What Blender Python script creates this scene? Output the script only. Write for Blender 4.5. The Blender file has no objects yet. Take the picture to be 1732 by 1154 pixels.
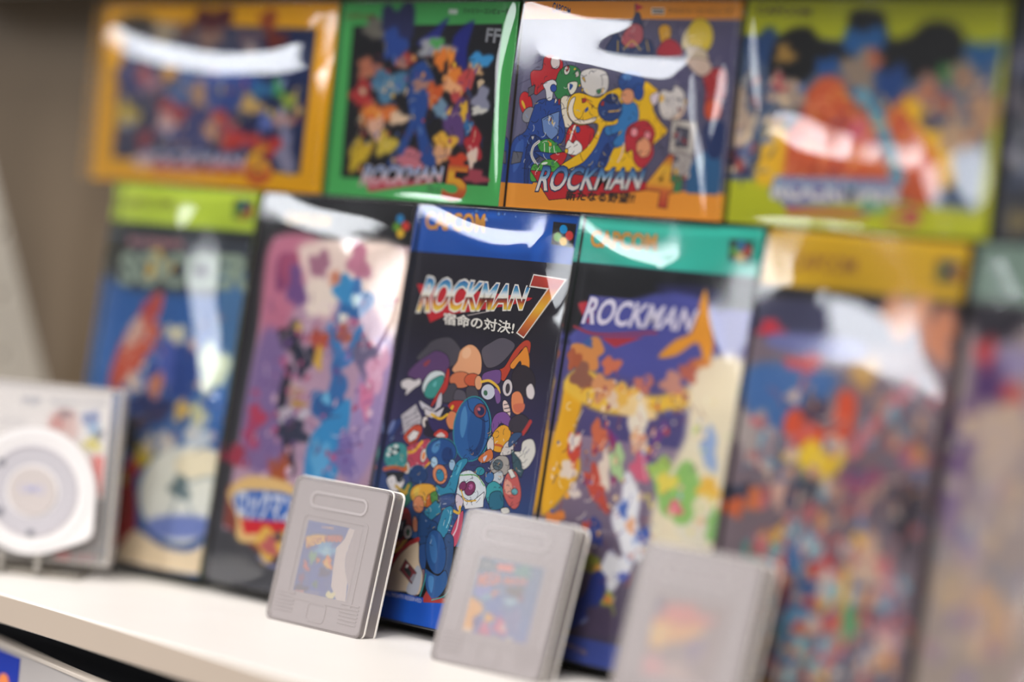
import bpy, bmesh, math
import numpy as np
from mathutils import Vector, Matrix

# ------------------------------------------------------------------ camera, light, exposure
SC = bpy.context.scene
COL = SC.collection
CAM_POS = Vector((0.786, -0.803, 0.156))
YAW, PITCH, ROLL = math.radians(48.603), math.radians(1.292), math.radians(5.563)
fw = Vector((-math.cos(YAW) * math.cos(PITCH), math.sin(YAW) * math.cos(PITCH), -math.sin(PITCH)))
rt = fw.cross(Vector((0, 0, 1))).normalized()
up = rt.cross(fw)
R = math.cos(ROLL) * rt + math.sin(ROLL) * up
U = -math.sin(ROLL) * rt + math.cos(ROLL) * up
cd = bpy.data.cameras.new('camera')
cd.sensor_width = 36.0
cd.lens = 4141.0 / 1732.0 * 36.0
cd.clip_start = 0.02
cd.dof.use_dof = True
cd.dof.focus_distance = 1.088
cd.dof.aperture_fstop = 1.45
cam = bpy.data.objects.new('camera', cd)
COL.objects.link(cam)
m = Matrix((R, U, -fw)).transposed().to_4x4()
m.translation = CAM_POS
cam.matrix_world = m
SC.camera = cam

w = bpy.data.worlds.new('shop_air')
SC.world = w
w.use_nodes = True
w.node_tree.nodes['Background'].inputs[0].default_value = (1.0, 0.96, 0.92, 1)
w.node_tree.nodes['Background'].inputs[1].default_value = 0.11


def area(name, loc, target, sx, sy, watts, col=(1, 1, 1)):
    l = bpy.data.lights.new(name, 'AREA')
    l.shape = 'RECTANGLE'
    l.size, l.size_y = sx, sy
    l.energy = watts
    l.color = col
    o = bpy.data.objects.new(name, l)
    o.location = loc
    o.rotation_euler = (Vector(target) - Vector(loc)).to_track_quat('-Z', 'Y').to_euler()
    COL.objects.link(o)
    return o


LAMP_POS = (-2.05, -1.95, 1.08)
STREAK_LIGHT_POS = (-0.75, -2.6, 0.45)
area('ceiling_light_far', LAMP_POS, (0.0, 0.0, 0.2), 1.25, 0.48, 24.0, (0.93, 0.96, 1.0))
area('tall_streak_light', STREAK_LIGHT_POS, (0.05, 0.0, 0.15), 0.36, 1.3, 14.0, (0.93, 0.96, 1.0))  # added tall lamp, carries the upright glare streaks on the sleeves
area('front_fill_light', (1.1, -2.2, 1.45), (0.0, 0.0, 0.1), 1.6, 0.9, 60.0, (1.0, 0.975, 0.95))  # added fill lamp to brighten the box fronts
area('ceiling_light_over', (-0.1, -1.35, 2.0), (0.0, -0.05, 0.0), 1.4, 0.8, 54.0, (1.0, 0.96, 0.91))

SC.view_settings.view_transform = 'Standard'
SC.view_settings.look = 'None'
SC.view_settings.exposure = 0.0
SC.view_settings.gamma = 1.0
SC.view_settings.use_curve_mapping = False

# ------------------------------------------------------------------ helpers


def lin(hexs):
    v = np.array([int(hexs[i:i + 2], 16) / 255.0 for i in (1, 3, 5)])
    return np.where(v <= 0.04045, v / 12.92, ((v + 0.055) / 1.055) ** 2.4)


def nodes_of(name):
    mt = bpy.data.materials.new(name)
    mt.use_nodes = True
    return mt, mt.node_tree, mt.node_tree.nodes['Principled BSDF']


MATS = {}


def mat(name, hexs, rough=0.5, spec=0.5, noise=0.0, nscale=300.0, metal=0.0):
    if name in MATS:
        return MATS[name]
    mt, nt, b = nodes_of(name)
    c = lin(hexs)
    b.inputs['Base Color'].default_value = (*c, 1)
    b.inputs['Roughness'].default_value = rough
    b.inputs['Specular IOR Level'].default_value = spec
    b.inputs['Metallic'].default_value = metal
    if noise > 0:
        tc = nt.nodes.new('ShaderNodeTexCoord')
        nz = nt.nodes.new('ShaderNodeTexNoise')
        nz.inputs['Scale'].default_value = nscale
        nz.inputs['Detail'].default_value = 4
        nt.links.new(tc.outputs['Object'], nz.inputs['Vector'])
        mx = nt.nodes.new('ShaderNodeMix')
        mx.data_type = 'RGBA'
        mx.inputs[6].default_value = (*(c * (1 - noise)), 1)
        mx.inputs[7].default_value = (*np.minimum(c * (1 + noise), 0.95), 1)
        nt.links.new(nz.outputs['Fac'], mx.inputs[0])
        nt.links.new(mx.outputs[2], b.inputs['Base Color'])
        bp = nt.nodes.new('ShaderNodeBump')
        bp.inputs['Strength'].default_value = 0.08
        bp.inputs['Distance'].default_value = 0.0003
        nt.links.new(nz.outputs['Fac'], bp.inputs['Height'])
        nt.links.new(bp.outputs['Normal'], b.inputs['Normal'])
    MATS[name] = mt
    return mt


def print_mat():
    if 'print' in MATS:
        return MATS['print']
    mt, nt, b = nodes_of('printed_card')
    a = nt.nodes.new('ShaderNodeAttribute')
    a.attribute_name = 'ink'
    nt.links.new(a.outputs['Color'], b.inputs['Base Color'])
    b.inputs['Roughness'].default_value = 0.42
    b.inputs['Specular IOR Level'].default_value = 0.15
    MATS['print'] = mt
    return mt


RAMPS = {
    'grad': [(0, '#e8d040'), (.16, '#e0a030'), (.32, '#a83a20'), (.44, '#5a2a28'), (.48, '#f0ead8'), (.62, '#e8eef0'), (.8, '#52a0c8'), (1, '#2a6aa8')],
    'grad7': [(0, '#a03020'), (.25, '#d87a2a'), (.5, '#eeb82c'), (.72, '#e0902c'), (.86, '#b03428'), (1, '#c04030')],
    'gradb': [(0, '#b83424'), (.3, '#d06a28'), (.42, '#e8a428'), (.75, '#e8b428'), (1, '#c04824')],
    'gradw': [(0, '#e8e2d8'), (.42, '#dcdcdc'), (.62, '#6aa0c8'), (1, '#1f4f98')],
    'gradr': [(0, '#c86070'), (.4, '#e0b8c0'), (.6, '#a8b8d8'), (1, '#5a80c0')],
}


def ramp_mat(key):
    if key in MATS:
        return MATS[key]
    mt, nt, b = nodes_of('ink_' + key)
    a = nt.nodes.new('ShaderNodeAttribute')
    a.attribute_name = 'rise'
    r = nt.nodes.new('ShaderNodeValToRGB')
    st = RAMPS[key]
    el = r.color_ramp.elements
    el[0].position = st[0][0]
    el[0].color = (*lin(st[0][1]), 1)
    el[1].position = st[-1][0]
    el[1].color = (*lin(st[-1][1]), 1)
    for p, h in st[1:-1]:
        e = el.new(p)
        e.color = (*lin(h), 1)
    nt.links.new(a.outputs['Fac'], r.inputs['Fac'])
    nt.links.new(r.outputs['Color'], b.inputs['Base Color'])
    b.inputs['Roughness'].default_value = 0.42
    b.inputs['Specular IOR Level'].default_value = 0.3
    MATS[key] = mt
    return mt


def film_mat(name='clear_film', gain=1.7, rough=0.09, haze=0.004):
    if name in MATS:
        return MATS[name]
    mt = bpy.data.materials.new(name)
    mt.use_nodes = True
    nt = mt.node_tree
    nt.nodes.remove(nt.nodes['Principled BSDF'])
    out = nt.nodes['Material Output']
    tr = nt.nodes.new('ShaderNodeBsdfTransparent')
    gl = nt.nodes.new('ShaderNodeBsdfGlossy')
    gl.inputs['Roughness'].default_value = rough
    df = nt.nodes.new('ShaderNodeBsdfDiffuse')
    df.inputs['Color'].default_value = (0.85, 0.87, 0.9, 1)
    fr = nt.nodes.new('ShaderNodeFresnel')
    fr.inputs['IOR'].default_value = 1.5
    mu = nt.nodes.new('ShaderNodeMath')
    mu.operation = 'MULTIPLY'
    mu.use_clamp = True
    mu.inputs[1].default_value = gain
    m1 = nt.nodes.new('ShaderNodeMixShader')
    m2 = nt.nodes.new('ShaderNodeMixShader')
    m1.inputs[0].default_value = haze
    L = nt.links.new
    L(tr.outputs[0], m1.inputs[1])
    L(df.outputs[0], m1.inputs[2])
    L(fr.outputs[0], mu.inputs[0])
    L(mu.outputs[0], m2.inputs[0])
    L(m1.outputs[0], m2.inputs[1])
    L(gl.outputs[0], m2.inputs[2])
    L(m2.outputs[0], out.inputs[0])
    MATS[name] = mt
    return mt


def frosted_mat(name, hexs, clear, rough=0.22):
    if name in MATS:
        return MATS[name]
    mt, nt, b = nodes_of(name)
    b.inputs['Base Color'].default_value = (*lin(hexs), 1)
    b.inputs['Roughness'].default_value = rough
    out = nt.nodes['Material Output']
    tr = nt.nodes.new('ShaderNodeBsdfTransparent')
    tr.inputs[0].default_value = (0.95, 0.95, 0.96, 1)
    mx = nt.nodes.new('ShaderNodeMixShader')
    mx.inputs[0].default_value = 1 - clear
    nt.links.new(tr.outputs[0], mx.inputs[1])
    nt.links.new(b.outputs[0], mx.inputs[2])
    nt.links.new(mx.outputs[0], out.inputs[0])
    MATS[name] = mt
    return mt


def tag(o, label=None, cat=None, group=None, kind=None):
    for k, v in (('label', label), ('category', cat), ('group', group), ('kind', kind)):
        if v:
            o[k] = v
    return o


def empty(name, mtx):
    o = bpy.data.objects.new(name, None)
    o.empty_display_size = 0.02
    COL.objects.link(o)
    o.matrix_world = mtx
    return o


def link_mesh(name, me, material, parent=None):
    o = bpy.data.objects.new(name, me)
    if material:
        me.materials.append(material)
    COL.objects.link(o)
    if parent:
        o.parent = parent
    return o


def from_bm(name, bm, material, parent=None, smooth=False):
    me = bpy.data.meshes.new(name)
    bmesh.ops.recalc_face_normals(bm, faces=bm.faces)
    bm.to_mesh(me)
    bm.free()
    if smooth:
        for p in me.polygons:
            p.use_smooth = True
    return link_mesh(name, me, material, parent)


def add_box(bm, x0, x1, y0, y1, z0, z1, bev=0.0, seg=2):
    r = bmesh.ops.create_cube(bm, size=1.0)
    vs = r['verts']
    for v in vs:
        v.co = Vector(((x0 + x1) / 2 + v.co.x * (x1 - x0), (y0 + y1) / 2 + v.co.y * (y1 - y0), (z0 + z1) / 2 + v.co.z * (z1 - z0)))
    if bev > 0:
        es = {e for v in vs for e in v.link_edges}
        bmesh.ops.bevel(bm, geom=list(es), offset=bev, segments=seg, affect='EDGES', profile=0.5)
    return bm


def rounded_outline(w, h, r, n=6, r2=None):
    """corner loop of a rounded rectangle, origin bottom left; r2 = radius of the lower corners"""
    pts = []
    rb = r if r2 is None else r2
    for cx, cz, a0, rr in ((w - rb, rb, -90, rb), (w - r, h - r, 0, r), (r, h - r, 90, r), (rb, rb, 180, rb)):
        for i in range(n + 1):
            a = math.radians(a0 + 90 * i / n)
            pts.append((cx + rr * math.cos(a), cz + rr * math.sin(a)))
    return pts


def add_plate(bm, pts, y0, y1, bev=0.0, seg=2):
    """prism of an outline in x-z between the depths y0 (front) and y1 (back)"""
    f = [bm.verts.new((x, y0, z)) for x, z in pts]
    b = [bm.verts.new((x, y1, z)) for x, z in pts]
    ff = bm.faces.new(f)
    bm.faces.new(list(reversed(b)))
    n = len(pts)
    for i in range(n):
        j = (i + 1) % n
        bm.faces.new((f[j], f[i], b[i], b[j]))
    if bev > 0:
        bmesh.ops.bevel(bm, geom=list(ff.edges), offset=bev, segments=seg, affect='EDGES', profile=0.5)
    return bm


def add_ring(bm, outer, inner, y0, y1):
    fo = [bm.verts.new((x, y0, z)) for x, z in outer]
    fi = [bm.verts.new((x, y0, z)) for x, z in inner]
    bo = [bm.verts.new((x, y1, z)) for x, z in outer]
    bi = [bm.verts.new((x, y1, z)) for x, z in inner]
    n = len(outer)
    for i in range(n):
        j = (i + 1) % n
        bm.faces.new((fo[i], fo[j], fi[j], fi[i]))
        bm.faces.new((bo[j], bo[i], bi[i], bi[j]))
        bm.faces.new((fo[j], fo[i], bo[i], bo[j]))
        bm.faces.new((fi[i], fi[j], bi[j], bi[i]))
    return bm


# ------------------------------------------------------------------ printing: shapes inked on a fine card grid
FRAMES = {
'A': (-0.197, -0.0147, 0, 5.56, 5.36, 0.0932, 0.19),
'B': (-0.0985, -0.0052, 0, 3.3, 5.36, 0.0958, 0.19),
'C': (0, 0, 0, 0, 5.36, 0.0958, 0.19),
'D': (0.0999, -0.0014, 0, 0, 5.36, 0.0958, 0.19),
'E': (0.1994, -0.0033, 0, 0, 5.36, 0.0945, 0.19),
'F': (0.2985, -0.004, 0, 0, 5.36, 0.0958, 0.19),
'UA': (-0.2448, 0.018, 0.191, 0, 0, 0.176, 0.0925),
'UB': (-0.0655, 0.018, 0.191, 0, 0, 0.113, 0.0925),
'UC': (0.0505, 0.018, 0.191, 0, 0, 0.1215, 0.0925),
'UD': (0.1745, 0.018, 0.191, 0, 0, 0.1242, 0.0925),
'UE': (0.3015, 0.018, 0.191, 0, 0, 0.122, 0.0925),
'K1': (-0.0269, -0.0327, -0.006, 0.6, 10, 0.06, 0.067),
'K2': (0.0815, -0.0375, -0.006, 3, 14, 0.059, 0.067),
'K3': (0.1816, -0.0409, -0.006, 1, 13, 0.06, 0.067),
'K4': (0.318, -0.045, -0.006, 1, 13, 0.06, 0.067),
'P': (-0.2349, -0.1158, 0.002, 38, 0, 0.1215, 0.0845),
}
GLARE_TILTS = {  # film slopes shaped to send lamp glare towards the camera
'C': ['0.014 -0.103 5 1903 90 1896 325 1837 512 1810 777 1804 716 1763 563 1738 417 1750 223 1799 55 1850', '-0.204 -0.003 795 1800 877 1818 968 1758 975 1627 944 1494 894 1490 811 1642 726 1716'],
'UC': ['0.051 -0.120 16 926 149 900 361 857 631 832 604 788 524 762 514 710 683 681 957 672 933 606 890 575 727 585 559 616 388 644 178 673 108 733 53 826', '-0.161 0.002 1014 640 1050 553 1066 429 1115 281 1152 34 1135 21 1096 181 1040 328 997 427 988 552', '-0.156 0.002 1155 654 1189 630 1201 531 1140 331 1115 281 1127 430'],
'UA': ['-0.062 -0.154 134 805 309 759 692 700 1055 674 1357 688 1560 742 1661 766 1639 622 1541 577 1289 559 938 562 616 584 377 621 150 634', '-0.285 0.004 1707 880 1781 875 1763 766 1740 638 1650 637 1611 766'],
'UB': ['-0.224 0.004 1079 906 1133 900 1107 772 1081 611 1091 398 1119 131 1097 77 1055 343 1027 611 1039 745', '0.001 -0.191 430 23 658 42 921 28 851 -3'],
'UD': ['-0.148 -0.003 7 857 50 852 83 705 119 535 114 449 70 558 34 730', '0.107 -0.139 186 468 305 466 456 413 575 373 586 284 472 284 324 310 198 371', '0.128 -0.141 546 382 661 357 871 336 983 299 963 238 882 244 756 267 558 282', '-0.092 0.005 948 302 999 276 1048 221 1043 129 985 126 959 205', '0.109 -0.170 47 12 269 33 502 29 702 17 816 -12 677 -8 448 5 213 1', '-0.083 -0.002 1060 320 1150 340 1228 297 1237 150 1145 157 1073 210'],
'A': ['-0.213 0.004 501 1700 657 1725 760 1672 773 1555 779 1378 840 1206 883 946 774 905 672 1191 582 1421'],
'B': ['0.027 -0.114 2 1917 93 1922 263 1864 462 1833 732 1806 928 1748 898 1713 602 1713 370 1726 165 1772 40 1837', '-0.200 0.003 617 1643 789 1711 936 1707 949 1555 911 1301 856 1212 766 1288 695 1451', '-0.027 0.121 -10 259 125 249 329 135 382 72 197 16 28 19'],
'D': ['0.057 -0.097 -7 1895 141 1825 314 1779 623 1743 456 1712 257 1739 76 1816', '-0.153 0.004 490 1701 699 1753 970 1759 996 1626 994 1479 914 1349 810 1413 722 1555 554 1617'],
'E': ['0.099 -0.092 -7 1864 29 1859 160 1710 169 1662 107 1681 26 1798', '0.130 -0.118 329 1650 502 1627 709 1539 865 1414 960 1286 967 1127 889 1198 731 1262 546 1384 378 1534'],
'F': ['0.158 -0.085 52 1822 119 1822 218 1717 234 1617 154 1689'],
}
ART = {
'C': '''G #1d1a26 #1d1a26 1 .72
G #1d1a26 #35305a .72 .45
G #35305a #2c5a94 .45 .2
B #0d4a9e 0 .886 1 1
B #0b55bc 0 0 1 .066
p #4a4650 0 1 163 1248 194 1279 277 1303 329 1291 383 1241 353 1183 282 1167 214 1188 113 1188
p #57525e 0 1 502 1261 548 1301 614 1330 690 1309 675 1267 616 1208 547 1192
p #5b3c6a 0 1 73 1110 106 1159 183 1213 229 1236 294 1223 322 1180 302 1132 224 1143 172 1092 121 1096
p #8c3a46 0 0 161 1169 188 1190 202 1185 177 1157
p #b5402c 0 1 653 1202 696 1278 745 1328 782 1322 781 1268 741 1291 706 1234 674 1159 654 1140 610 1180
p #dd8a30 0 1 686 1215 733 1273 762 1302 792 1243 800 1181 793 1127 763 1186 740 1238 707 1199
p #dba077 0 1 367 1202 375 1249 418 1280 462 1275 500 1242 517 1189 507 1152 436 1141 346 1155
e #e6b48e 0 0 414 1243 26 -4 -7 -26
e #c9744e 0 1 404 1119 66 7 8 -36
e #c45a3a 0 1 476 1126 48 5 6 -28
e #dba077 0 1 514 1117 21 2 7 -31
p #45424c 0 1 305 1013 315 1074 371 1098 398 1059 377 1016
p #54505c 0 1 389 1072 439 1068 460 1029 415 1011 380 1030
p #45424c 0 1 448 1087 494 1096 526 1063 517 1022 464 1039
p #b5322c 0 1 388 1022 486 1023 469 989 389 958 351 990
p #d8cfcf 0 1 42 1074 83 1092 123 1087 152 1099 163 1077 130 1055 103 1033 81 1017 81 1045 55 1047
p #cfd8d8 0 1 178 1064 203 1122 249 1145 301 1136 299 1086 275 1028 213 1022
p #3b8f86 0 1 196 1043 222 1096 297 1127 292 1062 257 1022 213 1020
p #62b0ae 0 0 238 1080 259 1100 258 1072
p #b8322e 0 1 303 1095 314 1161 330 1144 328 1070 278 1010 254 980 255 1003
p #c9c4cc 0 1 174 999 221 986 274 973 283 1020 301 1049 309 986 253 957 200 965
p #3a3468 0 0 278 955 343 999 377 957 364 906 291 898
l #e0b02c 0 0 16.2 267 949 319 941 363 964 382 994
p #6d4a86 0 1 535 1132 541 1164 626 1186 642 1143 628 1123 585 1128
l #e8b840 0 0 12.2 531 1123 578 1132 631 1110 648 1085
e #c9ccd8 0 1 580 1082 40 4 7 -34
e #3c6a50 0 0 566 1076 12 1 3 -12
p #7a5590 0 0 615 1100 647 1089 661 1050 640 1039
e #cfc7c9 0 1 690 1112 28 1 4 -37
e #3a343c 0 0 692 1109 13 0 2 -23
e #2d2630 0 1 776 1152 64 15 30 -65
p #d8cfcf 0 1 800 1123 825 1143 850 1110 844 1078 814 1084
p #d98458 0 1 723 1084 763 1101 797 1056 784 1005 740 1014
p #c96c50 0 0 741 1041 803 1052 799 1016 759 1011
e #e0c8c0 0 1 704 1019 17 6 21 -36
l #3a343c 0 0 4.1 686 1035 713 1042
l #3a343c 0 0 4.1 692 1018 719 1025
l #3a343c 0 0 4.1 701 1001 725 1008
p #2a3a70 0 1 18 811 36 882 77 911 77 877 49 825 44 785
e #6a78a8 0 0 24 861 13 -3 -14 -35
q #b9b3b8 0 1 74 920 154 982 203 925 203 852 141 801 110 841
l #837c86 0 0 5.3 86 897 175 951
l #837c86 0 0 5.3 95 881 186 931
l #837c86 0 0 5.3 105 864 195 913
l #837c86 0 0 5.3 111 847 202 894
p #c24a30 0 1 114 832 169 887 213 882 212 843 176 796 134 805
q #d8d4d0 0 1 135 830 168 862 202 857 189 826 153 807
p #b8455a 0 1 140 777 212 814 274 831 308 768 252 693 166 692 138 728
l #e0a838 0 0 14.9 131 756 189 768 231 816
l #e0a838 0 0 10.7 176 674 253 689 297 728
e #d9cfc9 0 1 238 904 23 6 13 -27
e #3a3038 0 0 240 903 11 3 7 -15
e #d9cfc9 0 1 155 693 21 5 15 -31
e #b08040 0 0 155 691 11 3 10 -20
e #d9cfc9 0 1 254 756 18 0 -1 -30
e #e08a50 0 0 254 754 10 0 0 -19
p #3c8f8f 0 1 12 718 21 768 82 794 139 781 151 700 83 673 32 686
e #e0e0dc 0 0 43 760 16 2 2 -9
e #e0e0dc 0 0 73 777 16 2 2 -8
e #e0e0dc 0 0 35 735 13 2 2 -10
e #e0e0dc 0 0 72 749 16 2 2 -8
e #22262e 0 0 56 762 12 1 1 -7
e #22262e 0 0 55 737 13 2 1 -7
e #22262e 0 0 90 761 12 1 2 -8
l #c25f35 0 0 17.0 23 665 81 680 156 677
q #22262e 0 1 36 652 151 666 142 617 62 616
p #ded8d8 0 1 51 620 89 644 123 614 159 633 148 593 106 568 76 584
p #2c6a5a 0 1 134 562 200 629 223 555 186 511 130 523
l #c09a30 0 0 17.0 60 533 117 521 184 579
l #c09a30 0 0 14.9 113 598 171 577 191 609
p #1f1c30 0 0 229 855 262 946 331 992 403 961 417 895 311 845
p #332a5c 0 1 232 962 320 923 377 958 413 914 319 865 260 897
q #cfc8cc 0 1 211 969 286 958 332 987 316 942 265 931 223 941
p #d98458 0 1 356 937 374 972 415 962 421 905 392 893 369 909
l #e0b02c 0 0 12.8 262 946 318 932 358 956
p #c93a30 0 1 296 853 328 885 376 876 375 848
p #d8c8c0 0 0 310 850 337 872 367 856
e #2b8a96 0 0 520 909 115 4 11 -148
e #1c2440 0 0 520 909 108 4 11 -142
e #2a5f9c 0 0 517 907 105 4 10 -141
p #4a86b8 0 0 441 965 458 1005 484 941 475 864 451 890
e #1a3a70 0 0 553 892 50 2 8 -103
e #23548f 0 0 536 909 43 1 7 -94
l #18284a 0 0 4.3 464 1034 493 990 584 952 606 955
e #8a4048 0 1 550 994 35 4 6 -30
e #1c2a58 0 0 556 993 21 2 4 -19
e #c8707c 0 0 543 1000 9 1 2 -7
p #7a4f93 0 1 631 938 646 987 699 1003 744 970 745 932 685 954 652 903
p #e0a02c 0 1 642 859 656 913 699 946 746 928 752 872 729 832 674 826
l #c05a30 0 0 10.7 637 854 706 853 735 833
l #c05a30 0 0 10.7 744 970 761 916 756 854
p #d9cfcb 0 1 624 857 648 889 666 834 638 821
p #d0703c 0 1 588 787 648 832 669 792 624 768 598 769
p #cfc6d6 0 0 613 790 635 802 623 772
p #a8a29c 0 1 663 763 698 805 753 807 776 758 746 726 682 732
e #5a6870 0 1 706 768 27 -4 -6 -22
l #3c454c 0 0 4.3 688 775 724 770
l #3c454c 0 0 4.3 688 764 721 759
p #cfc8c4 0 1 715 812 774 828 777 871 761 887 729 865 712 825
q #3a5560 0 1 771 842 809 837 860 769 850 730 800 761
p #d9d5cc 0 1 789 834 826 844 830 886 882 901 909 849 887 790 854 768 835 803
l #9a94a0 0 0 4.3 838 845 852 865
l #9a94a0 0 0 4.3 860 838 872 858
p #3a3440 0 1 742 979 798 1004 854 973 840 924 792 919 739 932
l #b53a3a 0 0 19.2 822 922 840 952 853 977
p #33507a 0 1 756 854 797 892 816 922 768 916 749 886
p #c2c9cf 0 1 685 719 730 743 750 708 719 676 686 681
p #3a9aa2 0 1 664 669 703 693 759 663 761 597 715 577 670 613
p #2a6a82 0 1 690 635 749 652 775 590 704 571
p #c9605c 0 1 759 663 764 729 802 752 831 732 864 667 863 611 837 589 795 611
p #e0a08c 0 0 762 710 802 696 811 651 773 655
e #6ab0b8 0 1 827 664 17 2 3 -13
q #e0dcd4 0 1 768 752 788 760 819 731 797 719
p #d9d6cc 0 1 765 579 800 589 816 572 781 563
p #d3d8dc 0 1 493 666 497 705 558 722 644 676 662 622 628 570 554 560 494 600
q #e8e4ec 0 1 519 603 587 584 651 639 659 574 556 551
e #7a2f5a 0 1 564 645 30 -4 -8 -31
e #b05a90 0 0 568 652 12 -2 -3 -13
e #7a2f5a 0 1 520 649 19 -2 -5 -20
l #5a9a50 0 0 5.3 493 695 586 706 646 667
l #d8a830 0 0 6.4 513 631 548 588 610 596
e #2f8a9a 0 1 607 728 27 3 4 -18
e #3a6aa0 0 1 668 707 24 -3 -6 -24
p #d9c8d0 0 1 492 609 536 586 521 537 494 571
p #c9506a 0 1 495 420 516 498 546 540 553 447 530 377
l #e8c0c8 0 0 8.5 508 421 524 462 525 519
l #e0b040 0 0 12.8 490 533 523 528 523 556
e #2a82a8 0 0 239 667 59 7 10 -43
e #1f3f70 0 1 240 665 55 7 9 -40
p #e0a53a 0 1 212 573 225 608 279 629 345 628 375 584 364 544 315 528 296 555 239 542
p #e8c050 0 0 228 594 257 612 260 569 240 567
e #dd8f66 0 1 271 534 33 4 8 -37
p #c96a30 0 1 317 577 341 589 351 543 321 529
p #4a8a40 0 1 334 589 371 603 383 547 357 544
p #d98a66 0 1 252 467 268 474 291 429 278 408 259 425
e #2b8a96 0 0 357 787 96 11 14 -63
e #24508c 0 1 358 785 89 11 13 -58
p #4d86b8 0 0 297 786 304 815 339 834 341 796 320 774
e #1c3a70 0 0 398 774 35 4 8 -37
e #a8c8dc 0 1 325 733 20 2 5 -24
e #9ab8d0 0 1 436 735 18 2 5 -24
e #d6855e 0 1 372 684 41 11 19 -41
e #2f86a6 0 1 373 680 22 6 12 -25
p #2f86a6 0 1 357 635 411 627 438 678 462 748 508 773 524 760 491 704 482 627 458 590 386 590
p #55a8c0 0 0 477 740 492 756 483 712 468 692
p #28487e 0 1 388 581 474 607 479 550 420 528
q #2f86a6 0 1 313 509 372 565 402 550 415 518 355 467 326 477
p #2f86a6 0 1 407 436 416 485 431 534 477 550 485 494 464 415 425 414
l #a8e0e8 0 0 4.3 462 453 473 492 473 531
p #1f4a7e 0 1 283 466 298 499 353 476 401 464 398 420 371 345 331 349 299 392
p #24508c 0 1 316 346 365 363 371 307 372 240 343 255
p #30507c 0 1 460 405 508 421 526 348 525 254 502 212
e #245590 0 1 422 338 59 13 33 -95
e #3a72ac 0 0 404 350 22 5 22 -63
p #2a5c96 0 1 374 250 404 245 458 234 497 264 520 215 489 153 442 129 401 168
p #4a86bc 0 0 402 225 435 221 437 155 412 179
p #8a6a72 0 1 330 133 343 226 370 249 376 183 357 133
l #3aa09a 0 0 6.4 370 130 381 184 383 232
q #b03a34 0 0 390 128 403 159 442 129 485 143 550 140 547 125 395 105
l #3aa09a 0 0 5.3 444 123 515 153 543 200
p #1c2a30 0 0 123 135 85 245 107 326 151 371 155 294 132 213
p #d9c4a6 0 1 136 127 152 187 198 281 252 337 304 369 330 281 367 220 362 138 296 137
p #b9bcc4 0 0 291 189 322 261 357 233 349 136 283 135
l #b02a2a 0 0 21.3 123 125 137 195 189 289 243 345 302 378
q #7a2f34 0 1 223 227 245 277 324 228 307 177
q #26302e 0 0 246 232 257 253 295 226 289 201
q #d8d8d0 0 0 258 259 273 256 265 241 252 243
q #8c8c96 0 0 307 221 325 223 310 181 290 194
p #a33a30 0 1 101 383 142 408 203 378 224 343 161 324 109 346
l #d0a040 0 0 19.2 142 292 189 318 231 373
l #d0a040 0 0 12.8 116 317 148 322 183 346
p #9c2a2a 0 1 125 425 145 486 200 508 234 474 253 405 219 366 151 371
e #3a4a5c 0 0 157 464 16 2 3 -15
q #20262c 0 1 145 409 163 435 209 456 215 394 198 368 157 372
q #c8c8c8 0 0 153 420 164 429 165 402 153 395
q #c8c8c8 0 0 181 443 194 446 194 406 184 403
e #d8d3cd 0 1 232 402 25 2 3 -30
e #3c6a50 0 0 234 400 12 1 2 -16
h 101 120 2.6 .17 #16141e,#16141e,#1c2436 -14 680 40 863 113 959 275 1005 489 742 516 498 470 416 532 368 305 335 125 367
h 102 90 2.2 .16 #16141e,#1c2436 464 739 632 967 758 962 857 843 871 603 669 557 513 574
h 103 50 1.8 .2 #f0ece4,#c8d8e8,#e8c070 20 831 249 944 462 691 495 420 301 354 95 441
h 104 40 1.6 .2 #f0ece4,#88b8d0,#e8a060 483 712 636 948 829 858 831 616 665 575
T #e8e8f0 0 100 118 382 118 386 101 104 101 1995_ALL_RIGHTS_RESERVED
q #b5202c 0 1 39 1532 752 1521 737 1508 607 1473 255 1404 161 1361
l #e8dcd8 0 0 2.5 383 1412 447 1427 540 1448
T #2a2430 9.0 26 1866 392 1876 405 1796 40 1791 CAPCOM
T #e09a35 4.0 26 1866 392 1876 405 1796 40 1791 CAPCOM
T #d8e0f0 2.0 396 1861 411 1862 414 1848 399 1847 R
T #f0ece4 12.0 103 1563 724 1566 701 1467 72 1410 ROCKMAN
T grad 4.0 103 1563 724 1566 701 1467 72 1410 ROCKMAN
T #2a2028 14.0 741 1618 919 1609 860 1354 682 1345 7
T #f0ece4 10.0 746 1615 914 1607 856 1357 687 1349 7
T grad7 5.0 746 1615 914 1607 856 1357 687 1349 7
T #1a1620 9.0 237 1414 675 1407 675 1351 249 1362 宿命の対決!
T #f2eee6 3.5 237 1414 675 1407 675 1351 249 1362 宿命の対決!
q #201d1e 0 0 802 1867 938 1864 939 1758 810 1766
e #0c86c0 0 0 867 1836 22 1 4 -20
e #d0403c 0 0 906 1810 22 1 4 -21
e #6aa03a 0 0 841 1800 22 1 4 -20
e #e0b43a 0 0 877 1783 22 1 4 -19
r 5 12 1.2 .25 #4878c0,#6c90cc 297 1897 732 1893 738 1866 303 1869''',
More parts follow.
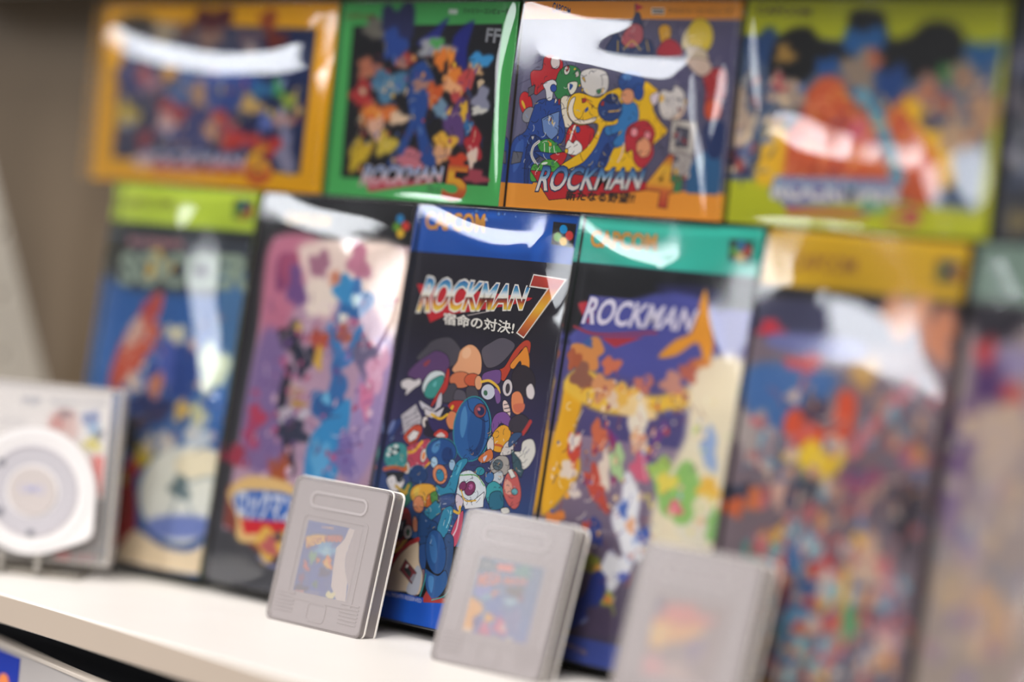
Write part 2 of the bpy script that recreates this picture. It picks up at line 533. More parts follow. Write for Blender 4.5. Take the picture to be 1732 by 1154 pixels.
'UC': '''G #56546e #504e68 1 0
q #625f7a 0 0 50 831 315 831 349 569 10 286
q #4c4866 0 0 864 832 1185 824 1183 446 896 579
B #e0922e 0 0 1 .125
B #e0922e 0 .915 1 1
l #4a4560 0 0 4.2 3 627 60 665 105 693
l #4a4560 0 0 4.2 -4 590 75 638 133 666
l #4a4560 0 0 4.2 -11 544 59 573 118 592
l #4a4560 0 0 4.2 6 701 63 734 98 748
p #2c3a60 0 1 508 697 523 760 543 787 582 751 624 778 628 840 657 876 686 823 700 761 740 752 748 691
p #a8545c 0 1 579 769 630 823 682 814 694 761 653 725 595 733
q #c03040 0 0 635 916 683 898 645 880
l #30364a 0 0 5.2 636 911 642 858
l #c0a040 0 0 5.2 559 751 564 707
l #c0a040 0 0 5.2 718 752 735 708
l #c0a040 0 0 5.2 598 716 639 752 689 712
p #c9962e 0 1 796 753 779 805 810 823 845 805 844 770 831 744 824 709
p #a3303c 0 1 783 695 818 757 874 753 911 718 909 692
e #cfc090 0 0 943 771 26 -7 -17 -51
e #c9b02a 0 1 1005 776 67 0 9 -73
p #b8a890 0 1 943 727 1031 720 1059 668 1009 641 961 675
p #a02c30 0 1 1035 624 1095 638 1155 630 1163 523 1140 497 1152 437 1078 431 1065 495 1064 547
p #c85030 0 1 1070 495 1144 506 1142 432 1078 431
p #c0a898 0 1 939 675 1048 676 1080 634 1024 607
p #b3222a 0 1 139 620 146 675 191 685 254 658 249 604 206 566 150 529 110 510 76 583 84 615
e #c02228 0 1 63 467 36 5 17 -52
e #d8b030 0 0 49 462 7 2 12 -19
e #8c8c94 0 1 86 417 31 -12 -20 -32
q #5a5860 0 1 70 536 105 551 104 514 75 500
e #d0c4c0 0 1 213 653 26 0 4 -27
p #2f7a44 0 1 227 567 242 613 286 640 341 632 371 596 363 551 328 541 309 505 264 486 224 521
e #dcd8cc 0 1 285 620 15 -3 -4 -19
p #ddd3bf 0 1 269 495 334 496 349 424 333 370 289 386
p #e0dccc 0 1 297 559 349 569 347 533 320 514
p #cfcac6 0 1 372 614 435 629 506 616 529 572 518 527 462 508 401 525 372 569
p #24448c 0 1 14 305 77 343 104 418 138 483 252 485 277 431 308 351 289 296 207 274 149 208 139 98 -14 95 -7 230
p #1c3470 0 1 116 326 193 292 176 237 120 198 120 106 102 101 91 234
p #3558a0 0 0 25 268 69 306 69 214 27 157
q #5c5c66 0 1 15 249 71 247 64 205 10 194
q #6a86b8 0 1 167 401 213 421 263 436 271 340 233 310 184 342
p #d6d6d8 0 1 156 556 205 576 233 558 217 530 213 489 186 488 172 529
e #2a4a9c 0 1 217 539 17 0 2 -16
p #3c9440 0 1 157 291 227 312 299 264 289 248 199 245
l #e0dccc 0 0 4.2 195 292 201 251
l #e0dccc 0 0 4.2 223 293 232 253
l #e0dccc 0 0 4.2 252 283 260 254
p #24448c 0 1 143 254 247 249 329 256 300 205 226 220
p #b8222a 0 1 236 239 329 256 312 206 288 205
e #4a9a3c 0 1 237 184 62 3 5 -38
e #e0e4d8 0 0 207 204 18 4 3 -5
l #dcd6cc 0 0 13.5 163 195 128 235 132 276 162 300
l #4a4650 0 0 2.1 163 195 128 235 132 276 162 300
p #4a9a3c 0 1 130 171 150 199 184 173 172 127 136 125
p #b81f28 0 1 317 306 333 370 395 391 450 373 477 347 446 265 391 236 342 252
l #e8d8d0 0 0 10.4 341 306 353 352 362 375
e #2a5aa0 0 1 380 360 13 0 2 -13
p #e6e2dc 0 1 321 278 334 311 360 298 381 312 414 286 407 254 366 248 332 256
p #eab416 0 1 310 437 317 496 367 521 475 501 529 527 607 547 669 513 723 576 788 550 826 516 787 471 828 411 878 368 818 314 797 260 764 206 721 191 468 185 308 192 368 235 444 283 493 356 483 392 396 380 341 397
p #d8801a 0 0 398 507 429 489 419 480
l #9a5a14 0 0 5.2 431 480 456 461
e #e0c0a8 0 0 909 474 53 -14 -19 -58
p #e8d8c8 0 1 315 442 324 487 348 500 340 451 363 411 417 401 476 417 465 396 396 385 340 401
p #24488c 0 1 537 376 608 360 614 316 585 270 538 188 357 180 429 215 491 285 517 348
p #1c3470 0 0 546 304 585 270 543 192 503 186
p #2f74b0 0 1 600 467 683 486 715 434 699 363 660 313 606 289 591 315 631 361 553 340 537 376 604 395
e #223c74 0 1 552 455 67 -7 -5 -53
e #1a2c5c 0 1 556 501 37 1 2 -20
l #d8a83c 0 0 6.2 546 443 603 449
e #2a4a86 0 1 656 574 72 1 6 -51
e #4a78b0 0 0 630 596 25 0 2 -14
e #d9946c 0 1 644 512 36 -4 -3 -32
e #24488c 0 1 703 531 27 1 4 -35
p #b02a36 0 1 654 361 695 398 761 409 811 366 807 313 813 261 764 206 716 231 698 283 665 273
e #e08c94 0 1 700 358 18 1 2 -18
e #e08c94 0 1 774 347 16 1 2 -18
e #d9946c 0 1 759 294 38 1 5 -42
l #d8c0b0 0 0 8.3 649 308 643 263 625 227
p #d0c9c4 0 1 818 507 832 542 879 535 898 561 945 536 957 484 919 439 860 420 828 455
l #8a8490 0 0 4.2 848 516 876 473
l #8a8490 0 0 4.2 881 517 898 474
p #d8c8d0 0 1 770 515 813 533 807 489 786 480
q #b8b0a8 0 1 899 421 1032 408 1028 269 900 277
q #4a4a58 0 1 925 389 997 381 996 302 927 307
q #8c8894 0 0 942 370 955 369 949 327 938 328
p #a8a09c 0 1 911 278 1023 264 1021 190 981 163 934 187
p #3a7a50 0 1 914 168 978 180 976 110 910 107
p #2a5a86 0 0 1035 252 1160 291 1177 107 1021 99
p #1e2f5c 0 0 1072 392 1177 412 1178 274 1108 272
p #7c98a8 0 0 1055 270 1088 262 1076 184
B #e0922e 0 0 1 .118
q #b3202a 0 1 130 169 257 167 929 138 732 103 255 44
h 111 120 3.4 .2 #16141e,#1c1c30 34 674 338 650 577 609 706 487 717 222 350 189 32 121 -2 286 104 418
h 112 60 2.6 .2 #16141e,#3a2024 640 379 807 401 900 544 1001 442 1013 164 739 223
h 113 50 2.4 .22 #e8e4dc,#88a8d8,#e8c850 43 416 339 641 708 469 603 217 91 142
h 114 50 3 .18 #30304a,#c0b8b8 480 822 865 823 1145 669 1156 411 953 562 540 715
r 115 26 1.6 .5 #c8c0b8,#a02c30,#24488c,#3a7a50,#e0b030 96 289 290 659 504 634 560 555 390 245 142 125
r 116 22 1.5 .5 #d0c8c0,#a02c30,#5a5868,#e0b030 809 559 966 545 1035 165 928 143 807 401
T #1c3a6a 3.0 166 922 271 894 273 865 166 878 CAPCOM
T #241e20 3.0 819 893 1156 889 1155 867 820 870 ファミリーコンピュータ
q #e8e0d8 0 0 728 895 799 893 800 865 731 867
q #241e20 0 0 734 890 795 888 795 880 734 882
q #241e20 0 0 736 876 797 875 796 869 736 870
T #7a3018 14.0 816 261 938 258 929 49 796 58 4
T gradb 8.0 816 261 938 258 929 49 796 58 4
T #20345c 10.0 206 190 784 202 755 116 174 81 ROCKMAN
T gradw 3.0 206 190 784 202 755 116 174 81 ROCKMAN
T #2a1a14 5.0 353 90 742 97 735 53 351 48 新たなる野望!!''',
'UB': '''G #419a50 #4caa5c 1 0
q #13121a 0 0 74 813 1035 824 1041 87 88 86
e #1f2350 8 0 372 796 111 0 17 -130
e #6a655c 8 0 219 800 68 0 7 -53
p #1a2278 8 0 508 728 595 789 693 849 666 789 628 720
p #1a2278 8 0 740 764 857 836 833 713 842 603 766 653
e #9a9aa0 8 0 629 710 105 1 6 -47
e #4a9a50 6 0 638 737 47 0 3 -21
e #a83c34 8 0 432 667 60 1 7 -52
e #b08070 6 0 424 640 36 0 3 -26
e #b06a50 8 0 207 611 74 1 7 -53
e #a83030 8 0 180 488 72 -16 -24 -63
e #4a7a9a 8 0 353 535 115 2 10 -74
e #24448c 8 0 364 727 73 1 11 -78
e #c89878 6 0 873 629 23 0 3 -25
p #24488c 6 0 499 616 554 651 592 634 651 549 628 454 612 351 709 179 618 171 557 315 513 244 486 174 391 157 441 242 509 365 481 486
e #b08070 6 0 557 539 53 1 4 -27
e #d07030 8 0 292 394 110 3 8 -57
e #c8a828 8 0 200 207 66 -14 -28 -76
e #c8b040 8 0 366 257 67 2 8 -61
e #dfc0a0 6 0 434 380 58 2 4 -33
e #d4a890 6 0 294 333 55 2 7 -52
e #3a90c8 6 0 921 655 66 1 6 -42
e #c8a070 6 0 909 613 34 0 3 -24
e #d8782a 6 0 671 661 44 1 6 -47
e #e08830 6 0 734 670 23 0 6 -43
e #b84848 6 0 802 552 86 2 10 -76
e #e0a878 6 0 751 542 58 1 6 -42
e #d88030 6 0 768 594 44 1 4 -30
e #c85a28 6 0 652 498 47 1 8 -60
e #5a3c74 8 0 807 382 92 3 12 -89
e #7090a8 6 0 702 430 47 1 6 -43
e #e0b030 4 0 848 426 25 1 6 -42
e #8a8aa0 6 0 950 479 50 -12 -20 -56
e #d0ccc4 4 0 939 428 43 1 3 -21
e #2f6aa0 5 0 887 351 29 1 4 -34
e #d8a838 5 0 745 278 70 2 6 -47
e #d09c74 5 0 735 222 52 2 6 -42
e #a82430 5 0 931 276 54 2 9 -67
e #dcc8b8 5 0 927 217 32 1 7 -50
e #c04024 5 0 843 197 60 2 4 -30
e #c0707c 5 0 538 189 89 3 6 -47
e #a04050 6 0 962 126 68 3 4 -33
r 11 60 2.6 .8 #b04040,#d09050,#4a6aa8,#c8b090,#e0b030,#6a4a80,#303858 99 672 912 680 990 345 958 159 198 128 110 407
h 205 110 4 .3 #0c0c14,#e0c8a0,#803030,#203070 84 689 933 697 1008 211 144 161
q #b84858 0 0 240 94 758 95 525 63 286 26
T #e8dfe4 8.0 258 148 755 161 746 95 221 54 ROCKMAN
T gradr 3.0 258 148 755 161 746 95 221 54 ROCKMAN
T #c84a28 10.0 780 173 916 170 899 11 768 19 5
T gradb 5.0 780 173 916 170 899 11 768 19 5
T #4a5a50 2.0 666 78 749 74 748 39 661 44 ブルース
T #8c8c94 5.0 947 803 1030 800 1027 738 944 744 FF
T #7a5a28 3.0 22 871 210 868 210 844 22 847 CAPCOM
T #14201c 3.0 786 895 1067 892 1068 867 786 871 ファミリーコンピュータ
q #c8c8c8 0 0 693 891 749 890 749 869 694 871''',
'UA': '''G #d89c04 #dca004 1 0
q #16254e 0 0 167 830 1620 798 1597 89 161 115
e #141420 14 0 255 808 168 0 8 -55
e #4a1520 10 0 854 836 145 0 9 -66
e #6a3818 10 0 646 786 54 0 6 -40
e #9a8a70 10 0 484 772 89 0 8 -58
e #7a5a50 10 0 840 747 106 1 8 -53
e #5a4a58 10 0 1140 749 102 1 7 -52
e #8a3a18 10 0 1269 836 63 0 7 -52
e #6a2418 10 0 1332 741 75 0 6 -43
e #24448a 14 0 983 485 296 6 16 -114
e #24306c 10 0 243 506 113 2 16 -109
e #1c2c6c 12 0 758 285 264 8 15 -106
e #2a5a94 12 0 649 478 74 -25 -63 -87
e #b08460 10 0 800 463 64 1 9 -62
e #c0a848 10 0 252 342 84 2 10 -68
e #a07888 8 0 410 518 83 1 8 -54
e #a84850 8 0 349 554 49 1 7 -45
e #c8903c 8 0 555 566 55 1 6 -45
e #a02830 10 0 598 360 102 3 11 -76
e #d0a8a0 8 0 564 315 68 2 8 -54
e #8c3040 8 0 411 220 54 -11 -21 -52
e #b04040 10 0 977 335 91 3 7 -52
e #b83a34 10 0 1121 243 141 5 8 -56
e #c89060 8 0 919 281 59 2 7 -48
e #d0a860 8 0 1199 420 83 2 7 -52
e #4aa050 8 0 1378 501 50 1 5 -39
e #8aa040 8 0 1468 443 56 1 6 -43
e #c09080 8 0 1437 348 62 2 7 -51
e #80809c 8 0 1470 204 68 2 17 -119
e #5a6cb0 8 0 1313 336 50 1 7 -52
e #b03030 8 0 1342 216 113 4 6 -43
e #2f6a98 8 0 1266 490 76 2 6 -43
e #9a8a88 8 0 1160 697 51 0 5 -35
e #e0c0b0 8 0 413 111 83 3 5 -32
r 3 50 3.0 1.2 #3c5a9c,#a84040,#c8a070,#20305c,#8a9ac0,#c8b050 173 597 1592 573 1569 207 203 195
h 201 60 6 .5 #0c1638,#c8b090,#6a7ac0,#902830 175 578 1593 565 1567 216 204 185
q #b04030 0 0 469 104 1179 106 1171 71 490 55
T #b8a8b8 9.0 433 164 1182 176 1181 93 347 81 ROCKMAN
T gradr 3.0 433 164 1182 176 1181 93 347 81 ROCKMAN
T #b03820 12.0 1207 229 1397 228 1381 28 1201 37 6
T gradb 7.0 1207 229 1397 228 1381 28 1201 37 6''',
'UD': '''G #a8aa14 #b4b820 1 0
q #4c5c78 0 0 -3 779 1219 735 1189 105 -56 172
q #b0b41c 0 0 -56 172 284 187 307 0 -39 -19
e #23406c 12 0 100 731 95 1 8 -68
p #111114 10 0 145 605 147 731 210 799 314 814 389 762 503 763 508 867 579 886 670 867 709 773 801 783 871 834 978 834 1053 775 1062 656 982 614 833 607 586 640 424 667 318 588 225 577
e #9a7638 10 0 210 703 45 0 5 -41
e #24588f 10 0 590 749 102 1 8 -71
e #8a7868 10 0 586 640 89 1 10 -80
e #a86048 8 0 647 688 33 0 5 -42
e #1f4c86 10 0 425 652 57 1 5 -43
e #1f3f78 10 0 737 586 71 1 9 -79
p #c05a34 10 0 312 444 325 531 407 614 500 601 554 526 675 454 777 522 828 551 895 441 979 370 1017 224 934 110 707 183 261 181 220 325
e #c86070 10 0 615 395 67 2 7 -56
l #4a9ab4 4 0 59.8 597 546 672 482 735 371 785 270 814 215
p #dcae20 10 0 117 195 154 381 195 441 255 384 258 210 193 159
l #dcae20 4 0 71.7 833 514 919 423 999 334 1033 225
e #a07868 10 0 914 562 64 1 8 -65
e #3a7a40 8 0 990 637 42 1 4 -37
e #8c7a68 10 0 1077 620 68 1 11 -91
e #a88c70 10 0 1049 409 63 2 12 -100
e #a88060 10 0 1165 485 57 1 13 -109
e #24305c 8 0 948 452 64 2 4 -32
e #204f80 10 0 1139 712 83 1 6 -54
e #a89484 8 0 253 539 70 1 7 -58
e #a83848 8 0 189 586 33 1 5 -39
e #b09a88 8 0 13 455 60 2 13 -108
e #2a2450 8 0 34 279 72 3 8 -68
e #b05040 8 0 39 240 26 1 4 -29
e #c8b09c 8 0 26 348 36 1 5 -39
r 21 40 3.2 1.2 #c8a890,#404c70,#a85040,#d8c0a0,#6a7aa0 9 681 338 608 256 423 102 223 -41 198
r 22 30 3.2 1.2 #c8a890,#404c70,#a86040,#b8a080 877 598 1188 649 1209 287 1015 334
h 207 90 7 .6 #8a2c20,#e8a070,#7a3c60,#e0b040 312 540 882 552 983 241 258 210
h 208 60 5 .5 #2c3050,#c8b8a0 15 632 230 635 197 227 -41 198
q #7a7aa4 0 0 223 204 814 211 823 132 298 77 197 130
q #b84850 0 0 286 76 719 80 667 54 301 48
T #d8d8e0 9.0 230 195 815 204 814 120 217 112 ROCKMAN
T gradw 2.0 230 195 815 204 814 120 217 112 ROCKMAN
e #6aa080 6 0 706 103 60 3 4 -33
T #c04850 10.0 793 107 930 102 922 30 785 37 3
T #5a4a20 4.0 49 902 318 891 320 856 51 867 CAPCOM''',
'UE': '''G #2a2c34 #3c3c44 1 0
e #2c3a5c 10 0 28 686 35 0 9 -78
e #4a4044 10 0 18 545 35 1 7 -62
e #8c8c94 10 0 77 344 44 2 11 -93
e #7a6c48 10 0 98 79 52 3 5 -46
r 31 50 4 1.5 #50506a,#3a4a6a,#807a80,#2c3038 -43 764 220 765 290 151 -15 136''',
'A': '''G #3a66a0 #34609c 1 0
G #2f5a96 #3c6aa6 .75 .4
B #a9bc3c 0 .895 1 1
B #26282c 0 .862 1 .895
p #3a3e48 12 0 1 1625 980 1647 970 1419 530 1366 56 1382
e #1c1c22 10 0 45 1546 75 5 20 -90
e #4a7098 10 0 915 1239 137 12 65 -308
p #b8513c 5 0 121 869 153 1062 261 1253 348 1360 405 1329 369 1155 332 989 262 910 188 849
e #c8a898 5 0 248 1144 48 -11 -34 -85
e #c06040 5 0 377 1120 35 -8 -30 -76
e #a8484c 6 0 317 1276 43 -10 -20 -51
e #d4cca8 5 0 522 1151 66 6 13 -59
e #d4b09c 5 0 647 1109 42 4 8 -35
e #2a4484 8 0 567 977 188 19 30 -139
e #4a5aa0 5 0 484 1022 71 7 23 -105
e #c07858 5 0 444 893 53 -1 -1 -63
e #ccb8a8 5 0 290 895 61 6 11 -47
e #ccd4bc 6 0 809 1019 92 9 27 -124
e #d8b45c 5 0 648 791 47 -4 -8 -55
e #ccc890 5 0 768 769 51 6 16 -72
e #26305c 8 0 418 765 143 16 19 -87
e #b8c0c8 5 0 779 664 92 11 15 -68
e #2a2a34 6 0 325 630 72 8 19 -87
e #dcc020 5 0 428 534 48 6 12 -56
e #d8c8a8 5 0 469 593 48 6 11 -52
e #c8c0b8 5 0 572 623 57 7 12 -55
e #50645c 6 0 567 534 71 9 8 -34
e #dcdcd2 6 0 745 380 293 38 52 -238
e #e4d8bc 6 0 816 546 154 40 32 -68
e #52666c 6 0 719 412 65 8 12 -55
l #7a8a90 4 0 10.8 719 412 674 265 548 177
l #7a8a90 4 0 10.8 719 412 865 483 960 477
l #7a8a90 4 0 10.8 719 412 837 287 904 192
e #7080b8 8 0 755 224 252 35 13 -58
l #2a3a6a 4 0 17.9 493 205 630 136 799 134 927 195
p #a41820 5 0 337 77 299 358 344 489 423 356 465 113
e #c83030 4 0 384 476 34 4 12 -52
e #c8b030 4 0 323 414 24 3 8 -35
p #e0ccac 0 0 338 15 413 123 477 168 659 114 850 115 976 185 992 23 340 6
r 41 40 2.4 1 #8aa0c8,#c8a890,#3a5a98,#d8d0b8,#a86048 195 1211 838 1268 924 647 361 580
h 206 60 6 .4 #1c3060,#d8c8b0,#a04838 113 1241 854 1304 931 613 296 537
T #b07880 6.0 103 1623 472 1634 476 1594 107 1583 ROCKMAN
T #90a090 10.0 72 1538 935 1583 934 1425 93 1385 SOCCER
e #c8a858 6 0 331 1494 85 6 18 -80
T #6a5a24 3.0 19 1828 360 1836 364 1794 24 1786 CAPCOM
q #30302c 0 0 776 1860 901 1857 902 1762 784 1765
e #2a6a80 0 0 840 1835 23 1 4 -21
e #a03a30 0 0 883 1806 23 1 4 -21
e #4a7a30 0 0 809 1802 23 1 4 -21
e #a88a30 0 0 847 1779 23 1 4 -21''',
'B': '''G #18181c #4a4a50 1 0
q #b090a4 0 0 82 1690 950 1699 923 162 53 259
p #b87088 16 0 82 1690 379 1692 315 1443 244 1227 156 973 56 1423
p #e0cdc2 16 0 288 1677 937 1687 942 1290 757 1427 590 1465 483 1318 323 1514
p #7d6694 14 0 102 1215 251 1193 349 854 385 582 176 556 67 718
p #9a86b0 14 0 799 1226 956 1224 952 820 866 591 775 596 756 899
p #7a3c68 8 0 129 1587 207 1610 214 1470 151 1430
e #9a4a6a 8 0 211 1540 61 4 19 -86
e #6a4a80 8 0 276 1458 56 4 22 -103
e #9a6a80 8 0 405 1572 69 5 15 -68
e #e0d2c4 8 0 449 1419 103 8 20 -94
e #a86a80 8 0 651 1607 67 5 18 -85
e #c07a60 8 0 527 1520 45 3 7 -34
e #2f66a0 5 0 657 1418 93 -17 -27 -102
e #3a8cc0 5 0 590 1465 67 5 14 -68
e #c8e0ec 4 0 671 1428 31 3 6 -30
p #3a7cb4 4 0 513 1286 568 1299 651 1178 697 1285 742 1306 726 1168 656 1102 576 1154
e #a86050 4 0 626 1262 45 4 10 -47
e #e8dccc 4 0 606 1337 27 2 5 -24
e #b0503c 5 0 477 1214 55 5 12 -58
e #d0a840 5 0 487 1137 36 3 11 -51
e #2c2a38 6 0 299 1215 79 7 16 -72
e #c8a850 4 0 329 1270 28 2 5 -24
e #22283c 6 0 397 1120 60 6 16 -75
l #2c2a3a 4 0 61.9 316 1059 307 884 379 719 431 587
e #b09080 5 0 377 961 46 5 8 -37
e #b08840 4 0 409 904 50 5 4 -17
e #c0bac4 5 0 374 848 96 11 8 -37
e #33374c 5 0 402 774 100 11 13 -57
e #2a5c94 5 0 597 916 107 12 19 -87
e #6ab0d0 4 0 585 949 31 3 6 -27
p #3486b8 5 0 516 735 596 847 719 963 748 881 740 761 704 553 535 540
e #5aa0c8 6 0 601 660 58 7 21 -100
e #3468a0 6 0 635 1040 49 5 21 -100
p #6a6480 6 0 696 1182 770 1257 893 1150 848 994 787 1072
e #b03c58 8 0 154 816 56 6 13 -58
e #a84468 8 0 138 726 47 5 15 -68
e #9a3448 8 0 66 612 71 9 11 -51
e #d0a0b8 8 0 868 1114 65 -11 -25 -98
e #c87898 8 0 830 975 44 5 17 -83
e #7a6aa0 8 0 754 695 66 8 21 -99
e #a0502c 8 0 362 579 69 9 15 -67
r 51 70 2.6 1 #b05a80,#8a78b0,#d0b0c0,#6a4a84,#c890a0,#a04868 91 1373 954 1443 841 604 113 513
h 204 110 6 .4 #4a2c50,#e0c8d4,#903858,#5a4a88 111 1392 933 1441 841 604 113 513
q #7a3c34 0 0 38 468 479 473 412 137 49 276
p #dcb878 5 0 45 434 182 530 483 508 495 295 181 208 131 323
p #3a6ab8 4 0 105 442 468 471 472 343 167 328
q #c82430 0 0 157 317 484 345 460 295 196 248
T #dde4f0 7.0 113 460 483 477 485 340 131 323 ロックマン
e #d8b050 4 0 380 227 96 14 18 -80
e #b86060 4 0 371 217 55 8 10 -43
e #4a3a4a 4 0 419 267 27 4 5 -23
l #8c90c0 4 0 12.8 313 157 391 126 473 129
T #c8a050 5.0 138 1818 423 1813 425 1761 140 1765 CAPCOM
e #2a7ab0 0 0 864 1826 24 1 5 -22
e #c83a30 0 0 904 1795 24 1 5 -22
e #5a8a30 0 0 850 1788 24 2 5 -22
e #d0a830 0 0 880 1759 24 2 5 -22''',
'D': '''G #5a5aa0 #4a4478 1 .5
G #8a7890 #3c3648 .5 0
B #2ea593 0 .893 1 1
B #14141a 0 .82 1 .893
B #3c4c94 0 0 1 .055
p #16151c 10 0 -22 1649 90 1557 72 1420 17 1343 -17 1395
p #26264a 10 0 440 1628 765 1635 785 1533 609 1553
p #4c4f98 10 0 30 1399 447 1594 782 1550 831 1295 519 1230 225 1236 44 1327
p #dca51c 8 0 8 592 -3 816 22 1036 31 1163 104 1207 141 1085 124 939 187 803 91 648
p #e0b840 8 0 23 1144 108 1243 329 1175 533 1161 676 1211 731 1147 546 1093 261 1062
p #ded2b8 12 0 702 1300 957 1350 977 969 981 571 637 521 614 752 716 1007
e #d08a4a 4 0 130 1308 91 8 12 -60
e #8a5a4a 4 0 115 1208 59 6 12 -60
e #3a5a98 4 0 121 1352 27 2 4 -18
e #cc9060 4 0 239 1166 58 6 12 -59
e #cc7050 4 0 265 1267 49 5 8 -38
e #dcb050 5 0 369 1144 66 7 12 -59
e #d8c0a8 4 0 306 1120 31 3 7 -35
e #a85838 4 0 55 1274 37 3 9 -46
e #c07060 5 0 457 1206 52 5 7 -35
e #c08878 5 0 608 1221 60 6 9 -48
e #b06050 5 0 684 1281 51 5 8 -41
e #e8c890 4 0 445 1099 87 9 10 -52
l #6a3c84 4 0 33.4 299 986 392 917 384 810
l #6a3c84 4 0 33.4 599 1046 555 936 507 843
l #8a2c60 4 0 25.1 312 978 391 864 376 774
e #e6dac8 5 0 467 1023 52 6 17 -86
e #e0b090 4 0 472 962 39 5 9 -45
e #cc607c 4 0 506 852 48 6 12 -58
e #a8c890 5 0 380 863 44 5 14 -69
e #e0e0e8 5 0 488 631 73 10 33 -163
e #3c5aa8 4 0 579 574 38 5 7 -34
e #4a68b0 4 0 453 670 26 4 7 -34
e #e0a880 4 0 506 607 26 4 6 -31
e #8ab868 6 0 730 767 117 15 23 -117
e #a0c060 5 0 615 856 64 8 10 -51
e #dc607c 4 0 722 711 36 5 6 -30
e #dcc858 5 0 657 810 51 6 8 -41
e #8fa4cc 6 0 851 971 41 5 16 -84
e #e0b048 5 0 877 812 58 7 8 -43
e #7ab060 6 0 932 658 53 7 13 -66
e #d8d0c0 5 0 833 627 83 12 10 -50
e #c44838 4 0 135 887 36 4 16 -77
e #dcd0c4 4 0 119 795 41 5 9 -42
e #dcd4cc 4 0 128 922 32 4 7 -35
e #bc4c3c 4 0 291 745 43 19 59 -82
e #c86848 4 0 259 955 40 5 16 -76
e #e0d0c0 4 0 321 820 31 4 15 -76
e #d8ccc4 4 0 171 712 32 4 7 -35
e #2c3c80 4 0 314 554 49 7 11 -51
e #b84830 4 0 268 574 22 3 5 -24
e #d88038 5 0 92 585 55 7 6 -28
e #c8b0a0 4 0 262 493 53 8 8 -41
e #8a9034 5 0 312 416 75 11 7 -34
e #d8a040 4 0 372 404 31 5 4 -20
l #283880 4 0 91.9 382 353 355 261 259 174
l #8088b8 4 0 20.9 455 381 425 254 329 168
e #e0e0ec 5 0 463 417 74 11 15 -75
e #4a5aa8 4 0 509 390 26 4 4 -20
e #a8b440 4 0 453 267 33 5 9 -44
e #d88040 4 0 448 284 22 3 3 -17
e #4c4058 8 0 438 186 108 18 14 -68
r 61 70 1.8 .6 #c84c38,#e0d4c4,#dca040,#4a5aa0,#e8c8a0,#8a3a5a -13 923 314 1245 718 1215 593 854 417 516 30 604
r 62 50 1.8 .7 #b0c880,#e8dcc0,#e0b0a0,#a0b0d0,#d8c870 502 983 955 1307 969 578 481 420
h 202 120 4 .35 #6a3040,#f0e8d8,#a04030,#3a3c80 -36 1030 225 1236 739 1217 875 957 654 550 465 278 83 575
p #b8323c 5 0 29 1516 125 1522 111 1433
q #a8303c 0 0 184 1380 418 1404 272 1344
l #a8303c 4 0 10.4 26 1416 170 1393 480 1428
T #3c44a0 12.0 97 1549 681 1538 655 1449 69 1435 ROCKMAN
T #e8e0f0 5.0 97 1549 681 1538 655 1449 69 1435 ROCKMAN
p #e0962c 4 0 511 1326 584 1402 663 1444 678 1533 702 1630 746 1512 790 1395 763 1315 703 1404 606 1343
e #c87838 5 0 740 1321 38 4 4 -20
T #7a4a18 9.0 42 1839 402 1842 411 1775 52 1770 CAPCOM
T #e09a35 3.0 42 1839 402 1842 411 1775 52 1770 CAPCOM
q #26302e 0 0 784 1848 911 1845 908 1752 793 1758
e #2a6a98 0 0 848 1824 21 1 4 -20
e #b03a34 0 0 888 1802 21 1 4 -20
e #4a8a3a 0 0 819 1798 21 1 4 -20
e #c0983a 0 0 855 1776 21 1 4 -20
T #9a8078 3.0 232 78 374 57 379 36 237 58 CAPCOM''',
